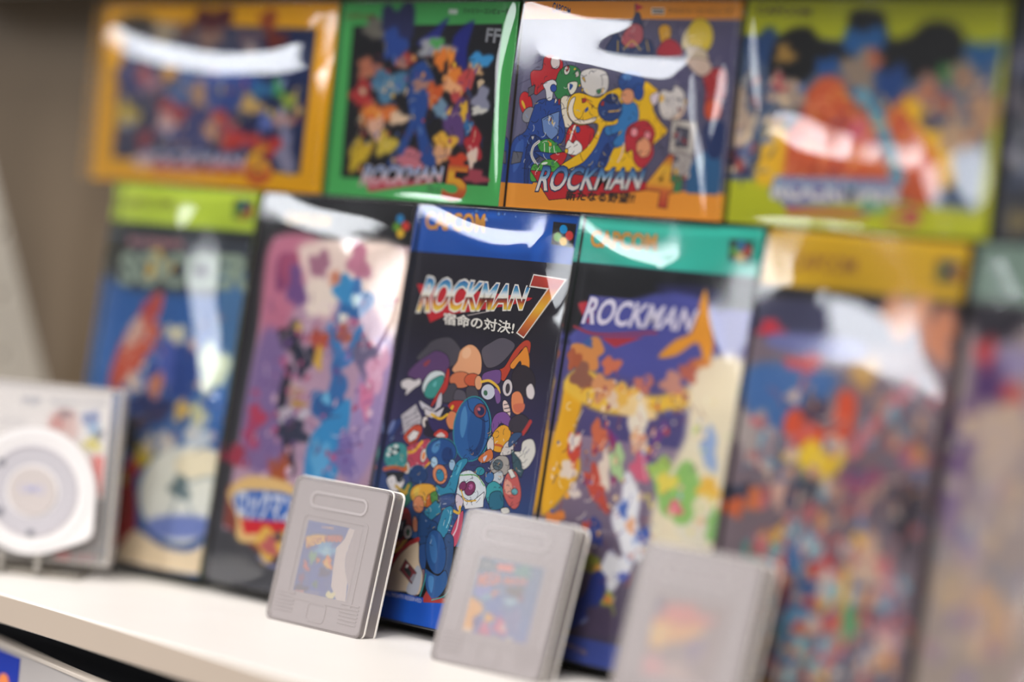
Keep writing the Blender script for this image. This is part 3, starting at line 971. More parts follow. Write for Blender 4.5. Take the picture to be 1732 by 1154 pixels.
'E': '''G #74646e #6e6066 1 0
B #b9940c 0 .88 1 1
B #1c1b22 0 .85 1 .88
p #3a3a54 12 0 -4 1613 935 1622 921 1495 25 1464
p #3a6298 14 0 9 1328 205 1364 426 1336 419 1270 308 1127 187 1031 21 1162
e #b83040 6 0 80 1494 60 5 7 -36
p #686c9c 8 0 123 1481 516 1475 473 1397 94 1420
e #b84c50 6 0 267 1370 96 9 6 -32
e #c8906c 10 0 700 1603 109 9 14 -79
e #b87858 10 0 859 1537 89 8 16 -94
e #b89050 8 0 556 1357 67 7 10 -54
p #c84c2c 6 0 215 1150 296 1191 429 1108 457 1274 538 1250 529 1087 403 1040 243 1054
e #34304a 6 0 357 1182 61 7 9 -48
e #dcbc30 6 0 403 983 102 12 16 -89
e #e0c060 5 0 264 990 31 4 6 -32
e #2c3040 8 0 356 871 57 7 12 -64
e #a09490 8 0 59 1066 71 8 19 -98
e #8a7c84 8 0 145 1042 47 5 18 -97
l #bc6a70 4 0 53.7 556 1042 645 1181 769 1322
e #26283c 6 0 46 814 68 9 7 -39
e #c05c34 6 0 36 759 56 7 7 -36
e #c86c40 6 0 134 801 43 6 9 -48
e #c8a090 6 0 243 840 35 5 12 -64
e #8a4464 8 0 613 936 92 12 10 -53
e #b06080 8 0 833 1059 54 6 8 -46
e #2f6a9c 8 0 387 598 68 10 18 -95
e #a8383c 8 0 481 612 56 8 14 -78
e #dca830 8 0 604 518 77 12 11 -62
e #3a88b8 8 0 370 368 113 19 15 -79
e #2a5a90 8 0 429 475 75 12 12 -63
e #c0563c 8 0 303 520 42 6 18 -95
e #cc9440 8 0 272 262 58 10 10 -54
e #74acbc 8 0 391 258 64 11 13 -69
e #5aa4ac 8 0 523 225 63 11 10 -53
e #3c8a80 8 0 188 602 78 11 8 -42
e #342c36 10 0 845 839 71 10 24 -138
e #4a9a68 8 0 657 383 37 6 14 -77
e #c0605c 8 0 573 321 55 9 20 -108
e #c8a890 8 0 706 629 73 11 19 -108
e #b8848c 8 0 811 456 71 12 25 -137
r 71 200 4.2 1.6 #b08a78,#a05a5c,#c8b0a0,#6a7ca0,#c88a50,#4a4a60,#b86a70,#78a0b0 62 1267 980 1359 1035 223 109 55
r 72 60 4.2 1.4 #2f6a9c,#b84c40,#dca830,#c8b8b0,#74acbc 225 722 678 785 787 178 188 69
h 203 160 8 .6 #3c3444,#d8c8b8,#904848,#507090 62 1267 980 1359 1035 223 109 55
T #8c5a20 4.0 132 1808 437 1808 444 1746 138 1744 CAPCOM
q #3a3228 0 0 809 1828 918 1824 916 1732 810 1737
e #2a5060 0 0 864 1804 20 1 4 -20
e #8a3030 0 0 900 1781 20 1 4 -20
e #3a6030 0 0 839 1777 20 1 4 -20
e #806a28 0 0 869 1754 20 1 4 -20''',
'F': '''G #96868a #988a80 1 0
B #6c7f74 0 .885 1 1
B #1e1a22 0 .84 1 .885
e #221c28 14 0 115 1580 98 8 12 -73
e #b03c44 8 0 90 1482 46 4 10 -58
e #8c80a0 10 0 219 1457 80 8 12 -72
e #b04440 8 0 222 1340 64 7 7 -43
e #4c2c60 14 0 122 1344 65 7 20 -116
e #56346c 14 0 42 1129 50 6 25 -145
e #7a6484 14 0 49 893 49 7 25 -144
e #b09c90 14 0 205 1148 96 11 29 -172
e #9c8c94 14 0 155 761 65 9 24 -142
e #b49c80 14 0 103 577 65 10 15 -85
e #8a8c98 14 0 225 451 48 8 14 -84
e #b8987c 14 0 284 490 95 16 24 -140
r 81 60 5 2 #b0a098,#8a7c94,#b8a088,#7c8090,#a08484 19 1260 290 1289 456 299 -3 216''',
'K1': '''G #3a68b0 #2f5aa0 1 0
e #2a62b0 6 0 181 459 76 11 8 -27
e #5aa8d0 8 0 276 364 69 10 10 -32
e #8ac8dc 6 0 280 350 31 5 6 -18
p #b05a58 4 0 138 391 191 403 252 421 352 436 361 409 260 394 195 371 162 347
p #d8a050 4 0 142 401 200 419 252 421 255 410 149 388
e #6aa884 5 0 205 315 22 3 8 -27
e #cc5a58 5 0 177 269 14 5 16 -22
e #d86a40 4 0 243 305 11 2 4 -13
e #e88040 4 0 308 303 26 7 15 -26
e #f0b850 4 0 303 297 14 4 11 -19
p #2a62b0 5 0 224 276 266 291 295 240 302 175 236 174 219 228
e #2a3c70 6 0 296 258 31 5 7 -22
e #7a4a78 6 0 165 210 19 3 7 -23
e #2a5aa8 6 0 296 193 25 4 10 -31
e #3c7a60 6 0 259 196 15 2 4 -13
e #6a78a8 6 0 265 146 56 9 6 -18
e #283c60 6 0 173 164 38 6 6 -18
e #ec9088 4 0 165 146 29 5 3 -10
T #d8b0a0 2.0 223 462 297 466 301 454 224 451 GAME
q #d9cdc6 0 0 392 477 431 475 418 412 407 341 424 287 450 245 469 141 418 137 359 203 346 285 338 377 377 420
q #b3aaab 0 0 428 484 531 485 631 153 469 141 461 219 424 287 407 341 418 412
e #e8e0a8 3 0 365 161 26 4 7 -21
T #f0b850 6.0 146 402 255 421 262 390 154 354 MEGA
T #d86a50 5.0 276 424 354 429 359 406 282 398 MAN''',
'K2': '''G #48788c #6a8cc0 1 .3
G #6a8cc0 #7a78b0 .3 0
e #46606c 6 0 175 441 48 7 8 -26
e #4a9a94 6 0 369 443 47 7 8 -25
e #6a8490 4 0 175 441 27 4 5 -17
q #f08070 0 0 226 457 313 464 317 433 232 429
e #7c8cd0 5 0 182 330 43 7 7 -21
e #7ab8c8 5 0 223 310 37 6 4 -11
e #d88c80 4 0 254 326 20 3 6 -19
e #5a6068 5 0 352 357 47 7 7 -21
e #9ac8d8 5 0 345 311 37 6 4 -14
e #805068 4 0 390 332 15 2 5 -15
e #4a7cc0 6 0 265 281 42 7 12 -38
e #6a70b8 6 0 289 240 32 5 7 -21
p #ffb048 6 0 126 294 156 290 193 278 210 245 180 214 180 160 133 148 113 212
p #ffb850 6 0 132 126 195 132 256 133 317 152 384 115 389 99 260 103 138 100
e #ffd8b8 5 0 151 147 32 5 5 -17
e #ffb040 4 0 250 225 22 4 6 -19
e #d86890 5 0 243 175 32 5 8 -25
e #dc6890 5 0 320 197 32 5 11 -33
e #e8c0b8 4 0 337 195 16 3 5 -17
e #b84878 5 0 219 145 32 5 3 -10
e #5a5aa0 5 0 196 199 21 4 8 -25
e #f8e0b8 5 0 387 142 21 4 6 -18
e #7a88b8 5 0 380 233 42 7 14 -46
T #e87c60 6.0 143 400 258 420 269 375 151 347 MEGA
T #e88468 5.0 281 407 393 420 400 391 291 376 MAN''',
'K3': '''G #9c8c88 #a09494 1 0
e #5a5c80 8 0 146 427 34 6 6 -22
e #e08078 10 0 261 399 120 20 13 -44
e #f0b060 10 0 224 329 121 20 14 -50
e #f0c878 10 0 172 314 41 7 11 -39
e #8c7c98 10 0 357 283 46 8 11 -38
e #d8a0a0 10 0 183 178 74 13 14 -49
e #c8b0a8 10 0 298 169 73 13 13 -43
T #e88468 4.0 188 404 353 420 357 380 193 364 MEGA_MAN''',
'P': '''G #ece6e2 #ece6e2 1 0
q #5c5258 0 0 529 245 1124 306 1235 318 1251 -4 559 -77
B #3a3436 0 0 1 .1
p #d8b0a8 10 0 911 673 953 724 1037 723 1064 642 1041 585 942 648
e #7a3a48 6 0 992 709 37 4 2 -24
e #c05a50 6 0 959 660 37 4 3 -31
e #4a6cb0 5 0 1120 694 35 17 20 -41
e #80b0d8 5 0 1138 650 25 12 16 -33
e #d8c820 5 0 1140 576 43 4 3 -31
e #2a3c58 5 0 1168 625 22 2 2 -22
q #e83c34 0 0 1142 523 1201 525 1206 329 1170 331
q #b82430 0 0 1003 44 1083 47 1082 1 1003 -2
q #7a2a34 0 0 1102 40 1204 46 1198 9 1101 3
T #9098a8 5.0 780 773 869 775 869 741 781 739 PSP
T #9098a8 3.0 916 775 1190 793 1190 766 916 746 PlayStation_Portable
l #c8c4c4 4 0 9.6 679 654 810 658
l #c8c4c4 4 0 9.6 681 627 793 634''',
'K4': '''G #a09490 #a89c98 1 0
e #c09080 10 0 72 722 71 11 10 -42''',
}



def smooth_closed(P, k=4):
    n = len(P)
    t = np.arange(k) / k
    out = []
    for i in range(n):
        a, b, c, d = P[i - 1], P[i], P[(i + 1) % n], P[(i + 2) % n]
        for u in t:
            out.append(0.5 * (2 * b + (c - a) * u + (2 * a - 5 * b + 4 * c - d) * u * u + (3 * b - a - 3 * c + d) * u ** 3))
    return np.array(out)


def smooth_open(P, k=5):
    if len(P) < 3:
        return P
    Q = np.vstack([2 * P[0] - P[1], P, 2 * P[-1] - P[-2]])
    out = []
    for i in range(1, len(Q) - 2):
        a, b, c, d = Q[i - 1], Q[i], Q[i + 1], Q[i + 2]
        for u in np.arange(k) / k:
            out.append(0.5 * (2 * b + (c - a) * u + (2 * a - 5 * b + 4 * c - d) * u * u + (3 * b - a - 3 * c + d) * u ** 3))
    out.append(P[-1])
    return np.array(out)


class Sheet:
    def __init__(self, W, H, step):
        self.W, self.H = W * 1000, H * 1000      # millimetres
        self.nx = int(round(self.W / step))
        self.nz = int(round(self.H / step))
        self.x = np.linspace(0, self.W, self.nx + 1)
        self.z = np.linspace(0, self.H, self.nz + 1)
        self.dx = self.W / self.nx
        self.img = np.zeros((self.nz + 1, self.nx + 1, 3))

    def window(self, P, pad):
        i0, i1 = np.searchsorted(self.x, [P[:, 0].min() - pad, P[:, 0].max() + pad])
        j0, j1 = np.searchsorted(self.z, [P[:, 1].min() - pad, P[:, 1].max() + pad])
        if i1 <= i0 or j1 <= j0:
            return None
        X, Z = np.meshgrid(self.x[i0:i1], self.z[j0:j1])
        return (slice(j0, j1), slice(i0, i1)), X, Z

    def sdist(self, P, X, Z, closed=True):
        n = len(P)
        d2 = np.full(X.shape, 1e9)
        ins = np.zeros(X.shape, bool)
        for i in range(n if closed else n - 1):
            a, b = P[i], P[(i + 1) % n]
            e = b - a
            L = e @ e
            if L < 1e-12:
                continue
            t = np.clip(((X - a[0]) * e[0] + (Z - a[1]) * e[1]) / L, 0, 1)
            d2 = np.minimum(d2, (X - a[0] - t * e[0]) ** 2 + (Z - a[1] - t * e[1]) ** 2)
            if closed and a[1] != b[1]:
                c = ((a[1] > Z) != (b[1] > Z)) & (X < (b[0] - a[0]) * (Z - a[1]) / (b[1] - a[1]) + a[0])
                ins ^= c
        d = np.sqrt(d2)
        return np.where(ins, -d, d) if closed else d

    def put(self, sl, cov, col):
        c = cov[..., None]
        self.img[sl] = self.img[sl] * (1 - c) + np.array(col) * c

    def fill(self, P, col, soft=0.0, outline=False, lw=0.26):
        s = max(soft, self.dx * 0.9)
        wdw = self.window(P, s + lw + 0.3)
        if wdw is None:
            return
        sl, X, Z = wdw
        d = self.sdist(P, X, Z)
        if outline:
            self.put(sl, np.clip(0.5 - (d - lw) / s, 0, 1), (0.07, 0.06, 0.09))
        self.put(sl, np.clip(0.5 - d / s, 0, 1), col)

    def stroke(self, P, col, width, soft=0.0):
        s = max(soft, self.dx * 0.9)
        wdw = self.window(P, width + s)
        if wdw is None:
            return
        sl, X, Z = wdw
        d = self.sdist(P, X, Z, False)
        self.put(sl, np.clip(0.5 - (d - width / 2) / s, 0, 1), col)


def srgb(h):
    return tuple(int(h[i:i + 2], 16) / 255.0 for i in (1, 3, 5))


def ink_sheet(key, W, H, step):
    S = Sheet(W, H, step)
    texts = []
    for ln in ART[key].split('\n'):
        a = ln.split()
        c = a[0]
        if c == 'G':
            v1, v0 = (float(a[3]), float(a[4])) if len(a) > 4 else (1.0, 0.0)
            v = S.z / S.H
            t = np.clip((v - v0) / (v1 - v0), 0, 1)[:, None, None]
            g = np.array(srgb(a[2])) * (1 - t) + np.array(srgb(a[1])) * t
            msk = (v >= v0 - 1e-9) & (v <= v1 + 1e-9)
            S.img[msk] = np.broadcast_to(g, S.img.shape)[msk]
        elif c == 'B':
            u0, v0, u1, v1 = map(float, a[2:6])
            P = np.array([(u0 * S.W - 1, v0 * S.H - (v0 == 0)), (u1 * S.W + 1, v0 * S.H - (v0 == 0)), (u1 * S.W + 1, v1 * S.H + (v1 == 1)), (u0 * S.W - 1, v1 * S.H + (v1 == 1))])
            S.fill(P, srgb(a[1]))
        elif c in 'pq':
            P = np.array(list(map(float, a[4:]))).reshape(-1, 2) / 10
            if c == 'p':
                P = smooth_closed(P)
            S.fill(P, srgb(a[1]), float(a[2]) * 0.3, a[3] == '1')
        elif c == 'e':
            v = np.array(list(map(float, a[4:]))) / 10
            t = np.linspace(0, 2 * np.pi, 32, endpoint=False)[:, None]
            wv = 1.0
            if float(a[2]) > 0 and np.hypot(*v[2:4]) < 15:
                ph = v[0] * 7.3 + v[1] * 3.1
                wv = 1 + 0.20 * np.sin(3 * t + ph) + 0.14 * np.sin(5 * t + 2 * ph) + 0.08 * np.sin(2 * t + ph)
            P = v[0:2] + (v[2:4] * np.cos(t) + v[4:6] * np.sin(t)) * wv
            S.fill(P, srgb(a[1]), float(a[2]) * 0.3, a[3] == '1')
        elif c == 'l':
            P = smooth_open(np.array(list(map(float, a[5:]))).reshape(-1, 2) / 10)
            S.stroke(P, srgb(a[1]), float(a[4]) / 10, float(a[2]) * 0.3)
        elif c == 'r':
            rng = np.random.default_rng(int(a[1]))
            pal = a[5].split(',')
            Q = np.array(list(map(float, a[6:]))).reshape(-1, 2) / 10
            lo, hi = Q.min(0), Q.max(0)
            k = 0
            while k < int(a[2]):
                p = lo + rng.random(2) * (hi - lo)
                if S.sdist(Q, np.array([[p[0]]]), np.array([[p[1]]]))[0, 0] > 0:
                    continue
                k += 1
                n = rng.integers(5, 9)
                rad = float(a[4]) + rng.random() * (float(a[3]) - float(a[4]))
                an = np.sort(rng.random(n)) * 2 * np.pi
                rr = rad * (0.55 + 0.6 * rng.random(n))
                P = p + np.stack([rr * np.cos(an), 1.25 * rr * np.sin(an)], 1)
                S.fill(smooth_closed(P, 3), srgb(pal[rng.integers(len(pal))]), 0.2, k % 2 == 0 and step < 0.3, 0.2)
        elif c == 'h':
            rng = np.random.default_rng(int(a[1]))
            pal = a[5].split(',')
            Q = np.array(list(map(float, a[6:]))).reshape(-1, 2) / 10
            lo, hi = Q.min(0), Q.max(0)
            k = 0
            while k < int(a[2]):
                p = lo + rng.random(2) * (hi - lo)
                if S.sdist(Q, np.array([[p[0]]]), np.array([[p[1]]]))[0, 0] > 0:
                    continue
                k += 1
                L = float(a[3]) * (0.5 + rng.random())
                an = rng.random() * 6.28
                bend = rng.normal() * 0.9
                pts = [p]
                for _ in range(4):
                    pts.append(pts[-1] + L / 4 * np.array([math.cos(an), math.sin(an)]))
                    an += bend / 4 * 1.6
                S.stroke(smooth_open(np.array(pts)), srgb(pal[rng.integers(len(pal))]), float(a[4]))
        elif c == 'T':
            texts.append((a[1], float(a[2]), np.array(list(map(float, a[3:11]))).reshape(4, 2) / 1e4, a[11].replace('_', ' ')))
    return S, texts


def sheet_mesh(name, S, gain=1.0):
    nx, nz = S.nx, S.nz
    X, Z = np.meshgrid(S.x / 1000, S.z / 1000)
    co = np.zeros(((nx + 1) * (nz + 1), 3), np.float32)
    co[:, 0] = X.ravel()
    co[:, 2] = Z.ravel()
    i = np.arange(nx * nz)
    a = (i // nx) * (nx + 1) + i % nx
    q = np.stack([a, a + 1, a + nx + 2, a + nx + 1], 1).astype(np.int32)
    me = grid_mesh(name, co, q)
    v = S.img.reshape(-1, 3)
    l = np.where(v <= 0.04045, v / 12.92, ((v + 0.055) / 1.055) ** 2.4) * gain
    l = np.clip(l, 0, 0.9)
    at = me.color_attributes.new('ink', 'FLOAT_COLOR', 'POINT')
    at.data.foreach_set('color', np.hstack([l, np.ones((len(l), 1))]).astype(np.float32).ravel())
    return me


def grid_mesh(name, co, q):
    me = bpy.data.meshes.new(name)
    me.vertices.add(len(co))
    me.vertices.foreach_set('co', co.astype(np.float32).ravel())
    me.loops.add(len(q) * 4)
    me.loops.foreach_set('vertex_index', q.ravel())
    me.polygons.add(len(q))
    me.polygons.foreach_set('loop_start', np.arange(0, len(q) * 4, 4, dtype=np.int32))
    me.update(calc_edges=True)
    return me


_glyphs = {}


def glyph_mesh(text, off):
    """outline text as flat triangles in x-y with unit-free size"""
    k = (text, off)
    if k in _glyphs:
        return _glyphs[k]
    cu = bpy.data.curves.new('lettering', 'FONT')
    cu.body = text
    cu.offset = off
    cu.resolution_u = 3
    o = bpy.data.objects.new('lettering', cu)
    COL.objects.link(o)
    dg = bpy.context.evaluated_depsgraph_get()
    me = bpy.data.meshes.new_from_object(o.evaluated_get(dg))
    n = len(me.vertices)
    co = np.zeros(n * 3, np.float32)
    me.vertices.foreach_get('co', co)
    faces = [tuple(p.vertices) for p in me.polygons]
    bpy.data.objects.remove(o)
    bpy.data.curves.remove(cu)
    bpy.data.meshes.remove(me)
    _glyphs[k] = (co.reshape(-1, 3)[:, :2], faces)
    return _glyphs[k]


def lettering(name, text, quad, bold, col, depth, parent):
    """text warped into a printed quad (top left, top right, bottom right, bottom left; metres on the face)"""
    base, _ = glyph_mesh(text, 0.0)
    lo, hi = base.min(0), base.max(0)
    if ord(text[0]) < 256:
        co, faces = glyph_mesh(text, bold * (0.0030 if len(text) == 1 else 0.0055))
    else:
        c0, f0 = glyph_mesh(text, 0.0)
        r, n0 = bold * 0.0055, len(c0)
        k8 = [(r * math.cos(a), r * math.sin(a)) for a in [math.pi / 4 * i for i in range(8)]] + [(0, 0)]
        co = np.vstack([c0 + np.array(s) for s in k8])
        faces = [tuple(v + n0 * i for v in f) for i in range(9) for f in f0]
    u = (co[:, 0] - lo[0]) / (hi[0] - lo[0])
    v = (co[:, 1] - lo[1]) / (hi[1] - lo[1])
    TL, TR, BR, BL = quad
    P = ((1 - u) * (1 - v))[:, None] * BL + (u * (1 - v))[:, None] * BR + (u * v)[:, None] * TR + ((1 - u) * v)[:, None] * TL
    me = bpy.data.meshes.new(name)
    m0 = max(1, len(base))
    me.from_pydata([(p[0], -depth - 2.5e-6 * (i // m0), p[1]) for i, p in enumerate(P)], [], faces)
    at = me.attributes.new('rise', 'FLOAT', 'POINT')
    at.data.foreach_set('value', np.clip(v, 0, 1).astype(np.float32))
    mt = ramp_mat(col) if col in RAMPS else mat('ink_' + col[1:], col, 0.42, 0.3)
    return link_mesh(name, me, mt, parent)


# ------------------------------------------------------------------ clear sleeves: a wrinkled film round each box, its relief shaped for glare


def film_heights(W, H, key, o0, step=0.8, wob=0.010, seed=0):
    """film relief over the face from its glare tilts; o0 = how far the film starts outside the face (mm)"""
    S = Sheet((W * 1000 + 2 * o0) / 1000, (H * 1000 + 2 * o0) / 1000, step)
    gx = np.zeros((S.nz + 1, S.nx + 1))
    gz = gx.copy()
    mask = gx.copy()
    for s in GLARE_TILTS.get(key, []):
        a = list(map(float, s.split()))
        P = smooth_closed(np.array(a[2:]).reshape(-1, 2) / 10 + o0, 4)
        wdw = S.window(P, 3)
        if wdw is None:
            continue
        sl, X, Z = wdw
        m_ = np.clip(0.5 - S.sdist(P, X, Z) / 2.6, 0, 1)
        gx[sl] = gx[sl] * (1 - m_) + a[0] * m_
        gz[sl] = gz[sl] * (1 - m_) + a[1] * m_
        mask[sl] = np.maximum(mask[sl], m_)
    # least-squares relief whose slopes follow gx, gz (mirror-padded spectral solve)
    ex = lambda A, sx, sz: np.block([[A, sx * A[:, ::-1]], [sz * A[::-1], sx * sz * A[::-1, ::-1]]])
    N0, N1 = gx.shape
    kz = np.fft.fftfreq(2 * N0)[:, None] * 2 * np.pi / S.dx
    kx = np.fft.fftfreq(2 * N1)[None] * 2 * np.pi / S.dx
    k2 = kx ** 2 + kz ** 2
    k2[0, 0] = 1
    cx, cz = gx, gz
    h = np.zeros_like(gx)
    if mask.max() > 0:
        for it in range(6):
            GX, GZ = ex(cx, -1, 1), ex(cz, 1, -1)
            Hh = -(1j * kx * np.fft.fft2(GX) + 1j * kz * np.fft.fft2(GZ)) / k2
            h = np.real(np.fft.ifft2(Hh))[:N0, :N1]
            hz, hx = np.gradient(h, S.dx)
            cx = mask * gx + (1 - mask) * hx * 0.6
            cz = mask * gz + (1 - mask) * hz * 0.6
    rng = np.random.default_rng(seed)
    X, Z = np.meshgrid(S.x, S.z)
    for _ in range(7):
        lam = 14 + rng.random() * 40
        a = rng.random() * math.pi
        h += wob * lam / 6.28 * np.sin((X * math.cos(a) + Z * math.sin(a)) * 6.28 / lam + rng.random() * 6.28) * 0.6
    return S, h


def sleeve(key, W, H, D, parent, name='plastic_sleeve'):
    o0 = 0.7
    S, h = film_heights(W, H, key, o0, seed=sum(map(ord, key)))
    h = h - h.min() + 0.7
    nx, nz = S.nx, S.nz
    X, Z = np.meshgrid(S.x - o0, S.z - o0)
    co = np.stack([X.ravel(), -h.ravel(), Z.ravel()], 1) / 1000
    i = np.arange(nx * nz)
    a = (i // nx) * (nx + 1) + i % nx
    q = np.stack([a, a + 1, a + nx + 2, a + nx + 1], 1)
    # sides and back of the bag
    ring = np.concatenate([np.arange(nx + 1), (np.arange(1, nz + 1)) * (nx + 1) + nx, nz * (nx + 1) + np.arange(nx - 1, -1, -1), np.arange(nz - 1, 0, -1) * (nx + 1)])
    back = co[ring].copy()
    back[:, 1] = D + 0.0006
    n0 = len(co)
    co = np.vstack([co, back])
    m_ = len(ring)
    j = np.arange(m_)
    side = np.stack([ring[j], n0 + j, n0 + (j + 1) % m_, ring[(j + 1) % m_]], 1)
    q = np.vstack([q, side]).astype(np.int32)
    me = grid_mesh(name, co, q)
    for k, p in enumerate(me.polygons):
        p.use_smooth = k < nx * nz
    return link_mesh(name, me, film_mat(), parent)


def frame_matrix(key):
    x, y, z, yaw, lean = FRAMES[key][:5]
    return Matrix.Translation((x, y, z)) @ Matrix.Rotation(math.radians(yaw), 4, 'Z') @ Matrix.Rotation(-math.radians(lean), 4, 'X')


def game_box(key, label, spine, step, depth, text_names, gain=1.17, group=None):
    W, H = FRAMES[key][5:7]
    root = empty('game_box', frame_matrix(key))
    tag(root, label, 'game box', group)
    bm = bmesh.new()
    add_box(bm, 0, W, 0.00005, depth, 0, H, 0.0006)
    from_bm('carton', bm, mat('card_' + spine[1:], spine, 0.4, 0.4, 0.12, 60), root)
    S, texts = ink_sheet(key, W, H, step)
    link_mesh('printed_cover', sheet_mesh('printed_cover', S, gain), print_mat(), root)
    for i, (col, bold, quad, txt) in enumerate(texts):
        nm = text_names(txt)
        lettering(nm, txt, quad, bold, col, 0.00006 + 0.00003 * i, root)
    sleeve(key, W, H, depth, root)
    return root


def text_name(t):
    if t == 'CAPCOM':
        return 'maker_lettering'
    if len(t) == 1:
        return 'title_numeral' if t != 'R' else 'small_mark'
    if 'RIGHTS' in t:
        return 'small_print'
    if t == 'FF' or 'ファミリー' in t:
        return 'system_lettering'
    if t[0] in '宿新ブ':
        return 'subtitle_lettering'
    return 'title_lettering'


# ------------------------------------------------------------------ the fixture
def shelf(name, front, z1, thick, hexs, label, y_back=0.05):
    bm = bmesh.new()
    (xa, ya), (xb, yb) = front
    pts = [(xa, ya), (xb, yb), (xb, y_back), (xa, y_back)]
    t = [bm.verts.new((x, y, z1)) for x, y in pts]
    b = [bm.verts.new((x, y, z1 - thick)) for x, y in pts]
    bm.faces.new(t)
    bm.faces.new(list(reversed(b)))
    for i in range(4):
        j = (i + 1) % 4
        bm.faces.new((t[j], t[i], b[i], b[j]))
    bmesh.ops.bevel(bm, geom=list(bm.edges), offset=0.0008, segments=2, affect='EDGES')
    o = from_bm(name, bm, mat('shelf_' + hexs[1:], hexs, 0.45, 0.4, 0.02, 30))
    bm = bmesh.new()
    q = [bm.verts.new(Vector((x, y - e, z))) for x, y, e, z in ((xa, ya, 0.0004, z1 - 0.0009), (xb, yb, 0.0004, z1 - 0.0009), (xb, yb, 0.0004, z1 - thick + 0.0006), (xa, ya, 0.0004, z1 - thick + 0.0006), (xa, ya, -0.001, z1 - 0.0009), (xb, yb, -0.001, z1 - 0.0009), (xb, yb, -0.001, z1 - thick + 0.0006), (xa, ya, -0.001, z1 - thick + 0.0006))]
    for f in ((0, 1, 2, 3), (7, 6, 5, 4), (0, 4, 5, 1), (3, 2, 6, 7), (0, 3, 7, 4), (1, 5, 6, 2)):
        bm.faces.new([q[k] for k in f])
    from_bm('front_shade_strip', bm, mat('front_shade_strip', '#ac9d8f', 0.5, 0.3, 0.02, 40), o)  # added strip; darker beige stands in for the shelf front's dimmer light
    tag(o, label, 'shelf')
    return o


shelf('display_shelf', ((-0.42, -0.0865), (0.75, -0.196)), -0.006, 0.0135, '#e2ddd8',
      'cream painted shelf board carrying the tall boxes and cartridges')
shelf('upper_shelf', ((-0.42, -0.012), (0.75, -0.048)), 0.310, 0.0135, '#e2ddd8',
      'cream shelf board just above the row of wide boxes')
bm = bmesh.new()
add_box(bm, -0.9, 0.9, 0.0505, 0.075, -0.35, 0.7)
tag(from_bm('wall_back', bm, mat('back_panel', '#5c4e3e', 0.6, 0.3, 0.03, 20)), kind='structure')

# riser under the tall boxes
bm = bmesh.new()
add_box(bm, -0.2, 0.46, 0.014, 0.046, -0.006, -0.0006, 0.0004)
tag(from_bm('riser_strip', bm, mat('riser', '#26221e', 0.6)), 'dark riser strip hidden under the tall game boxes', 'riser')

# ------------------------------------------------------------------ game boxes
game_box('A', 'tall game box with lime green top band, blue cover and white ball', '#6d8a34', 0.9, 0.027, text_name)
game_box('B', 'tall black-framed game box with pink and violet cover picture', '#1c1c20', 0.7, 0.027, text_name)
game_box('C', 'tall game box with bright blue top band, black cover and large number 7', '#14355c', 0.22, 0.027, text_name)
game_box('D', 'tall game box with teal green top band and yellow and cream cover', '#15332e', 0.45, 0.027, text_name)
game_box('E', 'tall game box with mustard yellow top band and mottled crowded cover', '#16140c', 0.9, 0.027, text_name)
game_box('F', 'tall game box with grey green top band and violet cover at the right edge', '#2a2622', 1.2, 0.027, text_name)
game_box('UA', 'wide game box with golden yellow border and dark blue picture', '#a87408', 0.9, 0.026, text_name)
game_box('UB', 'upper row game box with green border, black picture and number 5', '#23602c', 0.6, 0.026, text_name)
game_box('UC', 'upper game box with orange bands and a yellow burst, with number 4', '#5e4026', 0.25, 0.026, text_name)
game_box('UD', 'upper game box with yellow green bands and an orange and black picture', '#3c3c0a', 0.9, 0.026, text_name)
game_box('UE', 'dark grey game box at the upper right frame edge', '#26262c', 1.5, 0.026, text_name)


